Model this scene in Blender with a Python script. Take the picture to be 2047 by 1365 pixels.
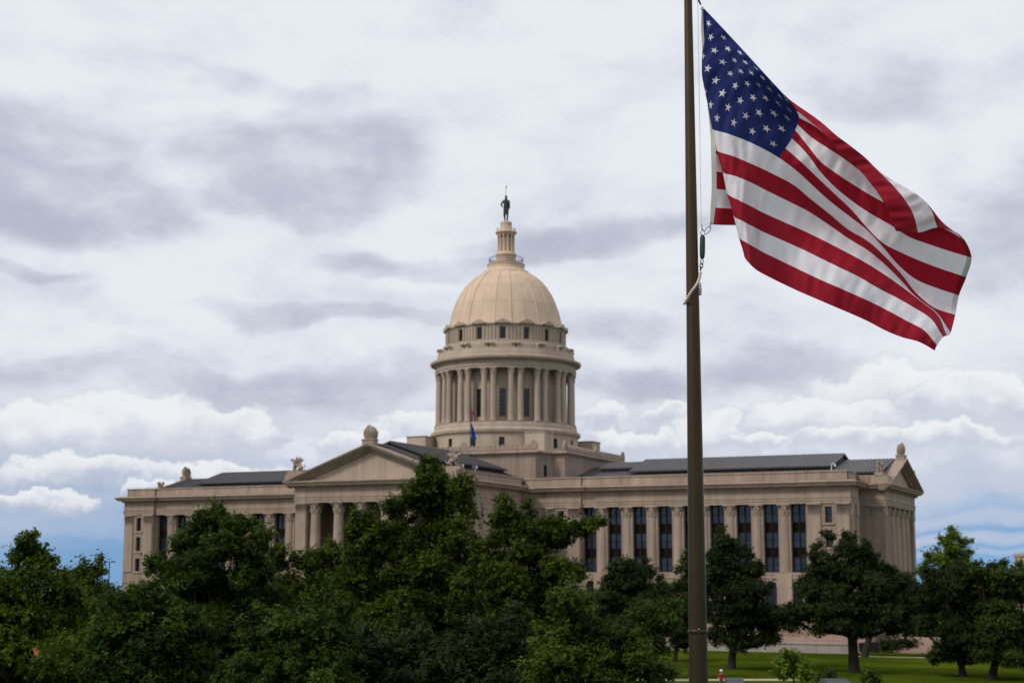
import bpy, math, random
import numpy as np
from mathutils import Matrix, Vector

for _o in list(bpy.data.objects):
    bpy.data.objects.remove(_o)
SC = bpy.context.scene
COL = SC.collection
R = math.radians
random.seed(7)

# ------------------------------------------------------------------ camera
W0, H0 = 2047.0, 1365.0
F_PX, PITCH, YAW, ROLL = 3086.4, R(8.623), R(25.12), R(0.143)
EYE = np.array([108.697, -229.391, 10.3])
GZ = 0.6                                            # level of the lawn
_fh = np.array([-math.sin(YAW), math.cos(YAW), 0.0])
_rh = np.array([math.cos(YAW), math.sin(YAW), 0.0])
_uz = np.array([0, 0, 1.0])
_fw = _fh * math.cos(PITCH) + _uz * math.sin(PITCH)
_up = _uz * math.cos(PITCH) - _fh * math.sin(PITCH)
_r = _rh * math.cos(ROLL) + _up * math.sin(ROLL)
_u = _up * math.cos(ROLL) - _rh * math.sin(ROLL)
cam_d = bpy.data.cameras.new('camera')
cam = bpy.data.objects.new('camera', cam_d)
COL.objects.link(cam)
cam.matrix_world = Matrix(((_r[0], _u[0], -_fw[0], EYE[0]), (_r[1], _u[1], -_fw[1], EYE[1]),
                           (_r[2], _u[2], -_fw[2], EYE[2]), (0, 0, 0, 1)))
cam_d.sensor_width = 36.0
cam_d.lens = F_PX / W0 * 36.0
cam_d.clip_start = 0.5
cam_d.clip_end = 9000.0
cam_d.dof.use_dof = True
cam_d.dof.focus_distance = 17.9
cam_d.dof.aperture_fstop = 3.0
SC.camera = cam


def pdir(px, py):
    return _fw + _r * ((px - W0 / 2) / F_PX) + _u * ((H0 / 2 - py) / F_PX)


def at(px, py, dist):
    """point seen at a pixel, at a horizontal forward distance from the camera"""
    d = pdir(px, py)
    return EYE + d * (dist / float(d @ _fh))


def on_ground(px, dist):
    p = EYE + _fh * dist
    d = pdir(px, 1150.0)
    q = EYE + d * (dist / float(d @ _fh))
    return np.array([q[0], q[1], GZ])


# ------------------------------------------------------------------ exposure
SC.view_settings.view_transform = 'Standard'
SC.view_settings.look = 'None'
SC.view_settings.exposure = 0.40
SC.view_settings.gamma = 1.0
SC.view_settings.use_curve_mapping = False
SC.render.engine = 'CYCLES'
SC.cycles.max_bounces = 8
SC.cycles.transparent_max_bounces = 8

# ------------------------------------------------------------------ sun
SUN_DIR = Vector((-0.42, -0.62, 0.66)).normalized()    # towards the sun: left of the camera, veiled by cloud
SUN_EL = math.asin(SUN_DIR.z)
SUN_AZ = math.atan2(SUN_DIR.x, SUN_DIR.y)
sun_d = bpy.data.lights.new('sun', 'SUN')
sun_d.energy = 1.5
sun_d.angle = R(11)
sun_d.color = (1.0, 0.95, 0.87)
sun = bpy.data.objects.new('sun', sun_d)
COL.objects.link(sun)
sun.rotation_euler = SUN_DIR.to_track_quat('Z', 'Y').to_euler()
sun.location = (0, -60, 120)


# ------------------------------------------------------------------ node helpers
class NT:
    def __init__(self, tree):
        self.t = tree
        self.n = tree.nodes
        self.l = tree.links

    def node(self, kind, **kw):
        n = self.n.new(kind)
        for k, v in kw.items():
            setattr(n, k, v)
        return n

    def put(self, sock, v):
        if v is None:
            return
        if isinstance(v, bpy.types.NodeSocket):
            self.l.new(v, sock)
        else:
            try:
                sock.default_value = v
            except TypeError:
                sock.default_value = tuple(v) + (1.0,)

    def m(self, op, a, b=None, c=None, clamp=False):
        n = self.node('ShaderNodeMath', operation=op, use_clamp=clamp)
        for i, v in enumerate((a, b, c)):
            self.put(n.inputs[i], v)
        return n.outputs[0]

    def vm(self, op, a, b=None):
        n = self.node('ShaderNodeVectorMath', operation=op)
        self.put(n.inputs[0], a)
        if b is not None:
            self.put(n.inputs[1], b)
        return n.outputs['Value'] if op in ('DOT_PRODUCT', 'LENGTH') else n.outputs[0]

    def noise(self, vec, scale, detail=6, rough=.55, lac=2.0, dist=0.0):
        n = self.node('ShaderNodeTexNoise')
        self.put(n.inputs['Vector'], vec)
        n.inputs['Scale'].default_value = scale
        n.inputs['Detail'].default_value = detail
        n.inputs['Roughness'].default_value = rough
        n.inputs['Lacunarity'].default_value = lac
        n.inputs['Distortion'].default_value = dist
        return n.outputs[0]

    def smooth(self, x, a, b):
        n = self.node('ShaderNodeMapRange', interpolation_type='SMOOTHSTEP')
        self.put(n.inputs[0], x)
        n.inputs[1].default_value = a
        n.inputs[2].default_value = b
        return n.outputs[0]

    def lin(self, x, a, b, c, d):
        n = self.node('ShaderNodeMapRange')
        self.put(n.inputs[0], x)
        for i, v in enumerate((a, b, c, d)):
            n.inputs[i + 1].default_value = v
        return n.outputs[0]

    def mix(self, f, a, b, blend='MIX'):
        n = self.node('ShaderNodeMix', data_type='RGBA', blend_type=blend)
        self.put(n.inputs[0], f)
        self.put(n.inputs[6], a)
        self.put(n.inputs[7], b)
        return n.outputs[2]

    def xyz(self, x, y, z):
        n = self.node('ShaderNodeCombineXYZ')
        for i, v in enumerate((x, y, z)):
            self.put(n.inputs[i], v)
        return n.outputs[0]


def c4(c):
    return (c[0], c[1], c[2], 1.0)


# ------------------------------------------------------------------ sky
def build_world():
    w = bpy.data.worlds.new('World')
    SC.world = w
    w.use_nodes = True
    g = NT(w.node_tree)
    g.n.clear()
    out = g.node('ShaderNodeOutputWorld')
    bg = g.node('ShaderNodeBackground')
    bg.inputs['Strength'].default_value = 0.0758
    g.l.new(bg.outputs[0], out.inputs[0])
    tc = g.node('ShaderNodeTexCoord')
    v = g.vm('NORMALIZE', tc.outputs['Generated'])
    sep = g.node('ShaderNodeSeparateXYZ')
    g.l.new(v, sep.inputs[0])
    x, y, z = sep.outputs
    # bearing and height of the ray, in degrees; bearing 0 is the middle of the view
    fx = g.vm('DOT_PRODUCT', v, tuple(_fh))
    rx = g.vm('DOT_PRODUCT', v, tuple(_rh))
    az = g.m('MULTIPLY', g.m('ARCTAN2', rx, fx), 180 / math.pi)
    el = g.m('MULTIPLY', g.m('ARCSINE', z), 180 / math.pi)
    # clear air behind the clouds: the physical sky, read a little above the true ray so that it stays blue
    zz = g.m('ADD', g.m('MAXIMUM', z, 0.0), 0.30)
    sv = g.vm('NORMALIZE', g.xyz(x, y, zz))
    sky = g.node('ShaderNodeTexSky', sky_type='NISHITA', sun_disc=False)
    sky.sun_elevation = SUN_EL
    sky.sun_rotation = SUN_AZ
    sky.altitude = 380
    sky.air_density = 1.0
    sky.dust_density = 0.6
    sky.ozone_density = 1.4
    g.l.new(sv, sky.inputs[0])
    blue = g.mix(1.0, sky.outputs[0], (1.12, 1.38, 1.46, 1), 'MULTIPLY')
    # flat-layer coordinates for the high deck (clouds shrink towards the horizon)
    zk = g.m('ADD', g.m('MAXIMUM', z, 0.0), 0.055)
    deck = g.xyz(g.m('DIVIDE', x, zk), g.m('DIVIDE', y, zk), 0.0)
    n1 = g.noise(deck, .55, 4, .45, 2.0, .0)
    n2 = g.noise(g.vm('ADD', deck, (17.3, 4.1, 3.0)), 1.5, 5, .5, 2.1, .0)
    # angular coordinates warped by noise for the cumulus
    ae = g.xyz(az, g.m('MULTIPLY', el, 1.25), 0.0)
    wa = g.noise(g.vm('ADD', ae, (3.1, 8.2, 5.0)), .75, 5, .52)
    wb = g.noise(g.vm('ADD', ae, (31.1, 1.7, 9.0)), .75, 5, .52)
    soft_a = g.noise(g.vm('ADD', ae, (11.0, 2.0, 1.0)), .13, 5, .5)
    soft_b = g.noise(g.vm('ADD', ae, (5.0, 22.0, 7.0)), .13, 5, .5)

    def ang(px, py):
        d = pdir(px, py)
        d = d / np.linalg.norm(d)
        return math.degrees(math.atan2(d @ _rh, d @ _fh)), math.degrees(math.asin(d[2]))

    azS = g.m('ADD', az, g.lin(soft_a, .3, .7, -2.4, 2.4))
    elS = g.m('ADD', el, g.lin(soft_b, .3, .7, -1.0, 1.0))
    azC = g.m('ADD', az, g.lin(wa, .3, .7, -.65, .65))
    elC = g.m('ADD', el, g.lin(wb, .3, .7, -.34, .34))

    def blob(px, py, wx, wy, A=azS, E=elS, lo=1.9, hi=.0):
        a0, e0 = ang(px, py)
        k = F_PX * math.pi / 180
        dx = g.m('DIVIDE', g.m('SUBTRACT', A, a0), wx / k)
        dy = g.m('DIVIDE', g.m('SUBTRACT', E, e0), wy / k)
        r2 = g.m('ADD', g.m('MULTIPLY', dx, dx), g.m('MULTIPLY', dy, dy))
        return g.smooth(r2, lo, hi)

    def union(bl):
        acc = bl[0]
        for b in bl[1:]:                       # soft union
            acc = g.m('SUBTRACT', g.m('ADD', acc, b), g.m('MULTIPLY', acc, b))
        return acc

    # grey undersides in the deck
    dark = [g.m('MULTIPLY', blob(*a[:4]), a[4]) for a in [
        (110, 405, 270, 62, .9), (30, 270, 190, 120, .6), (330, 330, 260, 60, .35), (590, 405, 150, 46, .75), (690, 330, 190, 80, .5), (560, 195, 170, 30, .3),
        (820, 510, 230, 28, .6), (1140, 480, 190, 36, .65), (1790, 190, 210, 60, .5), (1960, 470, 150, 120, .5), (600, 620, 240, 24, .5),
        (1220, 650, 190, 36, .5), (180, 735, 330, 30, .3), (1500, 740, 220, 40, .5), (620, 770, 280, 40, .45), (1250, 750, 190, 36, .5),
        (30, 540, 70, 18, .4), (-500, 300, 380, 140, .8), (2600, 320, 420, 150, .8)]]
    gmask = union(dark)
    tex = g.noise(g.xyz(g.m('MULTIPLY', az, .17), g.m('MULTIPLY', el, .34), 2.0), 1.0, 8, .58, 2.1, .25)
    tex2 = g.noise(g.xyz(g.m('MULTIPLY', az, .42), g.m('MULTIPLY', el, .95), 7.0), 1.0, 6, .55, 2.1, .2)
    low = g.m('MULTIPLY', g.smooth(el, 9.5, 5.0), .20)
    body = g.m('ADD', g.m('MULTIPLY', gmask, .78), g.lin(tex, .25, .75, -.38, .38))
    body = g.m('ADD', g.m('ADD', body, g.lin(tex2, .3, .7, -.09, .09)), low)
    shade = g.smooth(body, -.16, .86)
    white = (8.0, 8.3, 8.9, 1)
    grey = (4.6, 4.95, 6.05, 1)
    deckcol = g.mix(shade, white, grey)
    # deck thins out towards the horizon, leaving blue gaps
    cover = g.smooth(g.m('ADD', el, g.lin(soft_b, .3, .7, -1.6, 1.6)), 1.0, 6.2)
    veil = g.m('MULTIPLY', g.smooth(g.m('ADD', el, g.lin(soft_a, .3, .7, -1.0, 1.0)), -.6, 3.8), .42)
    veil = g.m('MULTIPLY', veil, g.lin(g.noise(g.xyz(g.m('MULTIPLY', az, .10), g.m('MULTIPLY', el, 1.1), 4.0), 1.0, 5, .55), .3, .7, .35, 1.0))
    cover = g.m('MAXIMUM', cover, veil)
    col = g.mix(cover, blue, deckcol)
    # thin lavender streaks low down
    streaks = union([g.m('MULTIPLY', blob(*a[:4]), a[4]) for a in [
        (1930, 930, 260, 26, .7), (1990, 1015, 200, 18, .6), (1890, 1065, 170, 16, .7), (1980, 1100, 120, 9, .4), (60, 1020, 240, 30, .4), (200, 1055, 200, 18, .25),
        (480, 930, 200, 40, .7), (1500, 930, 240, 40, .6), (700, 930, 120, 30, .6), (2500, 1000, 300, 40, .6), (-500, 1020, 300, 40, .6)]])
    col = g.mix(streaks, col, (5.6, 6.0, 7.2, 1))
    # cumulus heaps low in the sky: (centre x, base y, half width, height)
    heaps = [(60, 885, 170, 88), (270, 885, 240, 108), (460, 885, 125, 72), (170, 955, 200, 50), (420, 960, 200, 40),
             (80, 1000, 110, 28), (720, 900, 110, 48), (820, 880, 110, 65), (900, 910, 130, 40), (300, 985, 80, 25),
             (1218, 846, 62, 50), (1260, 890, 120, 36), (1420, 890, 95, 72), (1340, 842, 45, 40), (1530, 890, 50, 28),
             (1640, 850, 180, 66), (1790, 810, 190, 92), (1960, 820, 190, 80), (1880, 885, 150, 44), (1700, 880, 120, 40),
             (560, 990, 60, 22),
             (-300, 890, 260, 100), (-700, 900, 220, 90), (2350, 880, 260, 80), (2800, 900, 260, 100)]
    mk, sh = None, None
    k = F_PX * math.pi / 180
    for px, by, wx, hh in heaps:
        a0, e0 = ang(px, by)
        dx = g.m('DIVIDE', g.m('SUBTRACT', azC, a0), wx / k)
        de = g.m('DIVIDE', g.m('SUBTRACT', elC, e0), hh / k)
        r2 = g.m('ADD', g.m('MULTIPLY', dx, dx), g.m('MULTIPLY', de, de))
        top = g.smooth(r2, 1.08, .68)
        base = g.smooth(de, -1.1, .25)
        b = g.m('MULTIPLY', top, base)
        lit = g.smooth(g.m('ADD', de, g.lin(wb, .3, .7, -.16, .16)), -.35, .75)
        if mk is None:
            mk, sh = b, g.m('MULTIPLY', b, lit)
        else:
            mk = g.m('MAXIMUM', mk, b)
            sh = g.m('MAXIMUM', sh, g.m('MULTIPLY', b, lit))
    # the same kind of heaps scattered all round the horizon
    all_r = g.noise(g.vm('ADD', ae, (50.0, 40.0, 2.0)), .16, 6, .55)
    band = g.m('MULTIPLY', g.smooth(el, 2.5, 4.2), g.smooth(el, 9.0, 5.5))
    outside = g.smooth(g.m('ABSOLUTE', az), 20.0, 30.0)
    scat = g.m('MULTIPLY', g.m('MULTIPLY', g.smooth(all_r, .52, .60), band), outside)
    mk = g.m('MAXIMUM', mk, scat)
    sh = g.m('MAXIMUM', sh, g.m('MULTIPLY', scat, .7))
    ccol = g.mix(sh, (5.3, 5.75, 6.8, 1), (8.7, 8.75, 9.0, 1))
    col = g.mix(g.m('MULTIPLY', mk, .88), col, ccol)
    g.l.new(col, bg.inputs['Color'])


build_world()


# ------------------------------------------------------------------ materials
MATS = {}


def mat(name, base, rough=.8, var=.12, scale=.4, bump=0.0, bscale=8.0, spec=.3, objvar=0.0, metal=0.0, streak=0.0, trans=0.0, grain=0.0, courses=0.0):
    if name in MATS:
        return MATS[name]
    m = bpy.data.materials.new(name)
    m.use_nodes = True
    g = NT(m.node_tree)
    bs = g.n['Principled BSDF']
    tc = g.node('ShaderNodeNewGeometry')
    pos = tc.outputs['Position']
    n1 = g.noise(pos, scale, 5, .6)
    k = g.lin(n1, .25, .75, 1 - var, 1 + var)
    if streak:
        sv = g.vm('MULTIPLY', pos, (1.3, 1.3, .09))
        n2 = g.noise(sv, .9, 4, .6)
        k = g.m('MULTIPLY', k, g.lin(n2, .35, .75, 1 + streak * .3, 1 - streak))
    if grain:
        k = g.m('MULTIPLY', k, g.lin(g.noise(pos, bscale * 2.5, 3, .7), .3, .7, 1 - grain, 1 + grain))
    if courses:
        sx = g.node('ShaderNodeSeparateXYZ')
        g.l.new(pos, sx.inputs[0])
        br = g.node('ShaderNodeTexBrick')
        g.l.new(g.xyz(g.m('ADD', sx.outputs[0], sx.outputs[1]), sx.outputs[2], 0.0), br.inputs['Vector'])
        br.inputs['Color1'].default_value = (1, 1, 1, 1)
        br.inputs['Color2'].default_value = (1 - courses, 1 - courses, 1 - courses, 1)
        br.inputs['Mortar'].default_value = (1 - courses * 2.6,) * 3 + (1,)
        br.inputs['Scale'].default_value = 1.0
        br.inputs['Mortar Size'].default_value = .022
        br.inputs['Brick Width'].default_value = 1.9
        br.inputs['Row Height'].default_value = .82
        k = g.m('MULTIPLY', k, br.outputs['Color'])
    if objvar:
        oi = g.node('ShaderNodeObjectInfo')
        k = g.m('MULTIPLY', k, g.lin(oi.outputs['Random'], 0, 1, 1 - objvar, 1 + objvar))
    cc = g.node('ShaderNodeCombineXYZ')
    for i in range(3):
        g.put(cc.inputs[i], k)
    g.l.new(g.mix(1.0, c4(base), cc.outputs[0], 'MULTIPLY'), bs.inputs['Base Color'])
    bs.inputs['Roughness'].default_value = rough
    bs.inputs['Specular IOR Level'].default_value = spec
    bs.inputs['Metallic'].default_value = metal
    if bump:
        bn = g.node('ShaderNodeBump')
        bn.inputs['Strength'].default_value = bump
        bn.inputs['Distance'].default_value = .05
        g.l.new(g.noise(pos, bscale, 4, .6), bn.inputs['Height'])
        g.l.new(bn.outputs[0], bs.inputs['Normal'])
    MATS[name] = m
    return m


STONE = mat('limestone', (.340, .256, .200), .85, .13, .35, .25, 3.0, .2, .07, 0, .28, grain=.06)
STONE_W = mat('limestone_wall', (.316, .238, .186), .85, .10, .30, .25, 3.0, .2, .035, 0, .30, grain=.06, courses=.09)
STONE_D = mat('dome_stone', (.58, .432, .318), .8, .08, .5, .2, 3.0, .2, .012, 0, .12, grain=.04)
STONE_DR = mat('drum_limestone', (.395, .312, .245), .85, .10, .35, .25, 3.0, .2, .04, 0, .14, grain=.05)  # lighter limestone copy; overall darkening towards the ground is put into the stone colours
STONE_T = mat('limestone_brightened', (.425, .325, .258), .85, .10, .35, .25, 3.0, .2, .05, 0, .2, grain=.05)  # limestone brightened in colour to offset the shade of the gable recess
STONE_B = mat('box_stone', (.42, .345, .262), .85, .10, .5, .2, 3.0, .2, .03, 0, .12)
STONE_S = mat('carved_stone', (.33, .255, .20), .9, .22, 1.5, .5, 5.0, .2, 0, 0, .15)
GRANITE = mat('pink_granite', (.36, .245, .20), .8, .14, .5, .25, 4.0, .25, .07, 0, .1)
GRANITE_G = mat('grey_granite', (.33, .285, .255), .8, .14, .6, .25, 4.0, .25, .07, 0, .15)
ROOF = mat('roof_metal', (.068, .062, .064), .5, .10, .3, 0, 8, .4, .09)
ROOF_W = mat('roof_wall', (.055, .047, .043), .8, .1, .4)
FRAME = mat('window_bronze', (.014, .011, .010), .7, .1, 1, 0, 8, .1)
SPANDREL = mat('spandrel_metal', (.011, .008, .007), .85, .15, 1, 0, 8, .06)
BRONZE = mat('bronze_statue', (.022, .026, .024), .55, .3, 1.5, .3, 6, .4)
IRON = mat('dark_iron', (.03, .033, .05), .5, .1, 1)
POLE = mat('bronze_paint', (.062, .041, .024), .40, .10, 2.5, .03, 60, .3, 0, .85, grain=.04)
WHITE_P = mat('white_paint', (.75, .75, .73), .4, .04, 3)
STEEL = mat('steel', (.38, .37, .36), .35, .08, 6, 0, 8, .5, 0, .9)
BLACKM = mat('black_metal', (.018, .018, .02), .45, .1, 4)
GREENW = mat('green_weight', (.010, .035, .028), .5, .2, 12, .1, 60, .4)
BEAD = mat('cream_bead', (.60, .55, .46), .55, .08, 20)
CANVAS = mat('canvas', (.62, .58, .52), .9, .06, 12, .2, 220, .1)
CONC = mat('concrete', (.40, .34, .25), .9, .12, .8, .2, 6)
ASPH = mat('asphalt', (.05, .05, .052), .9, .15, .6, .3, 20)
BARK = mat('bark', (.030, .024, .019), .95, .3, 1.2, .8, 6, .1)
SIGNM = mat('dark_board', (.012, .011, .012), .6, .1, 1)
FARB = mat('far_limestone', (.42, .33, .25), .85, .08, .2)
RUBBER = mat('rubber', (.02, .02, .02), .9, .1, 4)
CARGREY = mat('car_paint_grey', (.045, .05, .05), .3, .03, 1, 0, 8, .6)
CARBLUE = mat('car_paint_blue', (.05, .05, .085), .3, .03, 1, 0, 8, .6)
LAMPRED = mat('lamp_red', (.25, .02, .02), .3, .03, 1)


def glass(name, base, rough=.08, spec=.9):
    m = mat(name, base, rough, .3, .22, 0, 8, spec, .55)
    return m


GLASS = glass('window_glass', (.014, .016, .024), .1, .42)
GLASS_L = glass('drum_glass', (.025, .028, .03), .12, .6)
GLASS_D = glass('dark_glass', (.012, .012, .014), .2, .5)
GLASS_C = glass('car_glass', (.05, .055, .06), .06, 1.0)


def leaf_mat(name, dark, light, trans=.35):
    m = bpy.data.materials.new(name)
    m.use_nodes = True
    g = NT(m.node_tree)
    g.n.clear()
    out = g.node('ShaderNodeOutputMaterial')
    at_ = g.node('ShaderNodeAttribute', attribute_name='tint')
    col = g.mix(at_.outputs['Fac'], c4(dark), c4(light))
    d = g.node('ShaderNodeBsdfPrincipled')
    g.l.new(col, d.inputs['Base Color'])
    d.inputs['Roughness'].default_value = .6
    d.inputs['Specular IOR Level'].default_value = .10
    t = g.node('ShaderNodeBsdfTranslucent')
    g.l.new(g.mix(1.0, col, (1.25, 1.2, .5, 1), 'MULTIPLY'), t.inputs[0])
    mx = g.node('ShaderNodeMixShader')
    mx.inputs[0].default_value = trans
    g.l.new(d.outputs[0], mx.inputs[1])
    g.l.new(t.outputs[0], mx.inputs[2])
    g.l.new(mx.outputs[0], out.inputs[0])
    return m


LEAF_OAK = leaf_mat('leaf_oak', (.007, .018, .0025), (.072, .120, .011))
LEAF_ELM = leaf_mat('leaf_elm', (.009, .020, .0025), (.100, .142, .013))
LEAF_DARK = leaf_mat('leaf_dark', (.008, .016, .005), (.046, .070, .015))
LEAF_MID = leaf_mat('leaf_mid', (.011, .022, .005), (.080, .118, .016))
LEAF_LIGHT = leaf_mat('leaf_light', (.014, .031, .003), (.120, .180, .017), .42)
LEAF_LIME = leaf_mat('leaf_lime', (.032, .064, .005), (.190, .275, .028), .42)
LEAF_DRY = leaf_mat('leaf_dry', (.30, .11, .03), (.45, .18, .05))


# ------------------------------------------------------------------ mesh helpers
class MB:
    def __init__(self):
        self.v = []
        self.f = []

    def add(self, vs, fs):
        o = len(self.v)
        self.v.extend([tuple(float(c) for c in p) for p in vs])
        self.f.extend([tuple(i + o for i in f) for f in fs])
        return self

    def box(self, x0, y0, z0, x1, y1, z1):
        vs = [(x0, y0, z0), (x1, y0, z0), (x1, y1, z0), (x0, y1, z0), (x0, y0, z1), (x1, y0, z1), (x1, y1, z1), (x0, y1, z1)]
        return self.add(vs, [(0, 3, 2, 1), (4, 5, 6, 7), (0, 1, 5, 4), (1, 2, 6, 5), (2, 3, 7, 6), (3, 0, 4, 7)])

    def taper(self, x0, y0, z0, x1, y1, z1, t):
        vs = [(x0, y0, z0), (x1, y0, z0), (x1, y1, z0), (x0, y1, z0),
              (x0 + t, y0 + t, z1), (x1 - t, y0 + t, z1), (x1 - t, y1 - t, z1), (x0 + t, y1 - t, z1)]
        return self.add(vs, [(0, 3, 2, 1), (4, 5, 6, 7), (0, 1, 5, 4), (1, 2, 6, 5), (2, 3, 7, 6), (3, 0, 4, 7)])

    def prism(self, poly, z0, z1):
        n = len(poly)
        vs = [(p[0], p[1], z0) for p in poly] + [(p[0], p[1], z1) for p in poly]
        fs = [tuple(range(n - 1, -1, -1)), tuple(range(n, 2 * n))]
        fs += [(i, (i + 1) % n, n + (i + 1) % n, n + i) for i in range(n)]
        return self.add(vs, fs)

    def extr(self, prof, a, b, M):
        """profile (s, t) pairs swept from station a to b; M maps (station, s, t) to xyz"""
        n = len(prof)
        vs = [M(a, *p) for p in prof] + [M(b, *p) for p in prof]
        fs = [tuple(range(n)), tuple(range(2 * n - 1, n - 1, -1))]
        fs += [(i, n + i, n + (i + 1) % n, (i + 1) % n) for i in range(n)]
        return self.add(vs, fs)

    def lathe(self, prof, n=32, cx=0, cy=0, closed=False, cap=True):
        m = len(prof)
        vs = []
        for i in range(n):
            a = 2 * math.pi * i / n
            for r_, z_ in prof:
                vs.append((cx + r_ * math.cos(a), cy + r_ * math.sin(a), z_))
        fs = []
        for i in range(n):
            j = (i + 1) % n
            for k in range(m - 1 if not closed else m):
                k2 = (k + 1) % m
                fs.append((i * m + k, j * m + k, j * m + k2, i * m + k2))
        if cap and not closed:
            fs.append(tuple(i * m for i in range(n - 1, -1, -1)))
            fs.append(tuple(i * m + m - 1 for i in range(n)))
        return self.add(vs, fs)

    def tube(self, pts, rads, n=8, cap=True):
        pts = [Vector(p) for p in pts]
        if not hasattr(rads, '__len__'):
            rads = [rads] * len(pts)
        vs, fs = [], []
        ref = None
        for i, p in enumerate(pts):
            t = (pts[min(i + 1, len(pts) - 1)] - pts[max(i - 1, 0)]).normalized()
            if ref is None:
                ref = Vector((0, 0, 1)) if abs(t.z) < .9 else Vector((1, 0, 0))
            s = t.cross(ref).normalized()
            ref = s.cross(t).normalized()
            for k in range(n):
                a = 2 * math.pi * k / n
                vs.append(p + (s * math.cos(a) + ref * math.sin(a)) * rads[i])
        for i in range(len(pts) - 1):
            for k in range(n):
                k2 = (k + 1) % n
                fs.append((i * n + k, i * n + k2, (i + 1) * n + k2, (i + 1) * n + k))
        if cap:
            fs.append(tuple(range(n - 1, -1, -1)))
            fs.append(tuple((len(pts) - 1) * n + k for k in range(n)))
        return self.add(vs, fs)

    def sweep(self, poly, prof):
        """closed plan polygon (counter-clockwise) with a moulding profile of (out, z), mitred"""
        n = len(poly)
        P = [Vector((p[0], p[1])) for p in poly]
        N = []
        for i in range(n):
            d = (P[(i + 1) % n] - P[i]).normalized()
            N.append(Vector((d.y, -d.x)))
        off = []
        for i in range(n):
            a, b = N[i - 1], N[i]
            off.append((a + b) / (1 + a.dot(b)))
        m = len(prof)
        vs = []
        for i in range(n):
            for o, z_ in prof:
                q = P[i] + off[i] * o
                vs.append((q.x, q.y, z_))
        fs = []
        for i in range(n):
            j = (i + 1) % n
            for k in range(m - 1):
                fs.append((i * m + k, j * m + k, j * m + k + 1, i * m + k + 1))
        return self.add(vs, fs)

    def arc(self, r0, r1, a0, a1, z0, z1, n=3):
        """curved block; angles in degrees of azimuth measured from -Y towards +X"""
        vs = []
        for i in range(n + 1):
            a = R(a0 + (a1 - a0) * i / n)
            s, c = math.sin(a), -math.cos(a)
            vs += [(r0 * s, r0 * c, z0), (r1 * s, r1 * c, z0), (r1 * s, r1 * c, z1), (r0 * s, r0 * c, z1)]
        fs = []
        for i in range(n):
            b, e = i * 4, i * 4 + 4
            for k in range(4):
                k2 = (k + 1) % 4
                fs.append((b + k, e + k, e + k2, b + k2))
        fs += [(0, 1, 2, 3), (n * 4 + 3, n * 4 + 2, n * 4 + 1, n * 4)]
        return self.add(vs, fs)

    def mesh(self, name='m'):
        me = bpy.data.meshes.new(name)
        me.from_pydata(self.v, [], self.f)
        me.update()
        return me


def setsmooth(me, ang=40):
    me.polygons.foreach_set('use_smooth', [True] * len(me.polygons))
    try:
        me.set_sharp_from_angle(angle=R(ang))
    except Exception:
        pass


def obj(name, mb, m, parent=None, smooth=False, loc=None, rot=None, scale=None):
    me = mb.mesh(name) if isinstance(mb, MB) else mb
    if smooth and isinstance(mb, MB):
        setsmooth(me)
    if m is not None and not me.materials:
        me.materials.append(m)
    o = bpy.data.objects.new(name, me)
    COL.objects.link(o)
    if parent is not None:
        o.parent = parent
    if loc is not None:
        o.location = loc
    if rot is not None:
        o.rotation_euler = rot
    if scale is not None:
        o.scale = scale
    return o


def thing(name, label, cat, loc=(0, 0, 0), group=None, rotz=0.0):
    o = bpy.data.objects.new(name, None)
    COL.objects.link(o)
    o.location = tuple(float(c) for c in loc)
    o.rotation_euler = (0, 0, rotz)
    return tag(o, label, cat, group)


def tag(o, label, cat, group=None):
    o['label'] = label
    o['category'] = cat
    if group:
        o['group'] = group
    return o


def struct(o):
    o['kind'] = 'structure'
    return o


# ------------------------------------------------------------------ ground
def build_ground():
    m = bpy.data.materials.new('grass')
    m.use_nodes = True
    g = NT(m.node_tree)
    bs = g.n['Principled BSDF']
    pos = g.node('ShaderNodeNewGeometry').outputs['Position']
    a = g.noise(pos, .07, 5, .6)
    b = g.noise(pos, 1.6, 5, .7)
    k = g.m('ADD', g.m('MULTIPLY', a, .6), g.m('MULTIPLY', b, .4))
    col = g.mix(g.smooth(k, .36, .64), (.030, .048, .004, 1), (.072, .092, .008, 1))
    g.l.new(col, bs.inputs['Base Color'])
    bs.inputs['Roughness'].default_value = .9
    bs.inputs['Specular IOR Level'].default_value = .0
    bn = g.node('ShaderNodeBump')
    bn.inputs['Strength'].default_value = .6
    bn.inputs['Distance'].default_value = .1
    g.l.new(g.noise(pos, 9, 4, .7), bn.inputs['Height'])
    g.l.new(bn.outputs[0], bs.inputs['Normal'])
    rings = [0, 40, 80, 120, 160, 200, 260, 330, 420, 560, 800, 1200, 1800, 2600, 3600]
    n = 64
    mb = MB()
    vs = [(0, 0, GZ)]
    for rr in rings[1:]:
        t = max(0.0, rr - 300)
        zz = GZ - 55 * (1 - math.exp(-t / 1400.0)) * (t / (t + 60.0) if t else 0)
        for i in range(n):
            an = 2 * math.pi * i / n
            vs.append((rr * math.cos(an), rr * math.sin(an), zz))
    fs = [(0, 1 + i, 1 + (i + 1) % n) for i in range(n)]
    for k_ in range(len(rings) - 2):
        for i in range(n):
            j = (i + 1) % n
            b0 = 1 + k_ * n
            fs.append((b0 + i, b0 + n + i, b0 + n + j, b0 + j))
    mb.add(vs, fs)
    struct(obj('ground', mb, m, smooth=True))


build_ground()


def strip(name, a, b, wid, m, z, thick=0.0):
    """flat strip on the ground between two plan points"""
    a, b = Vector(a), Vector(b)
    d = (b - a).normalized()
    s = Vector((-d.y, d.x)) * wid / 2
    mb = MB()
    mb.prism([tuple(a - s), tuple(b - s), tuple(b + s), tuple(a + s)], z - .05, z + thick)
    return struct(obj(name, mb, m))


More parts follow.
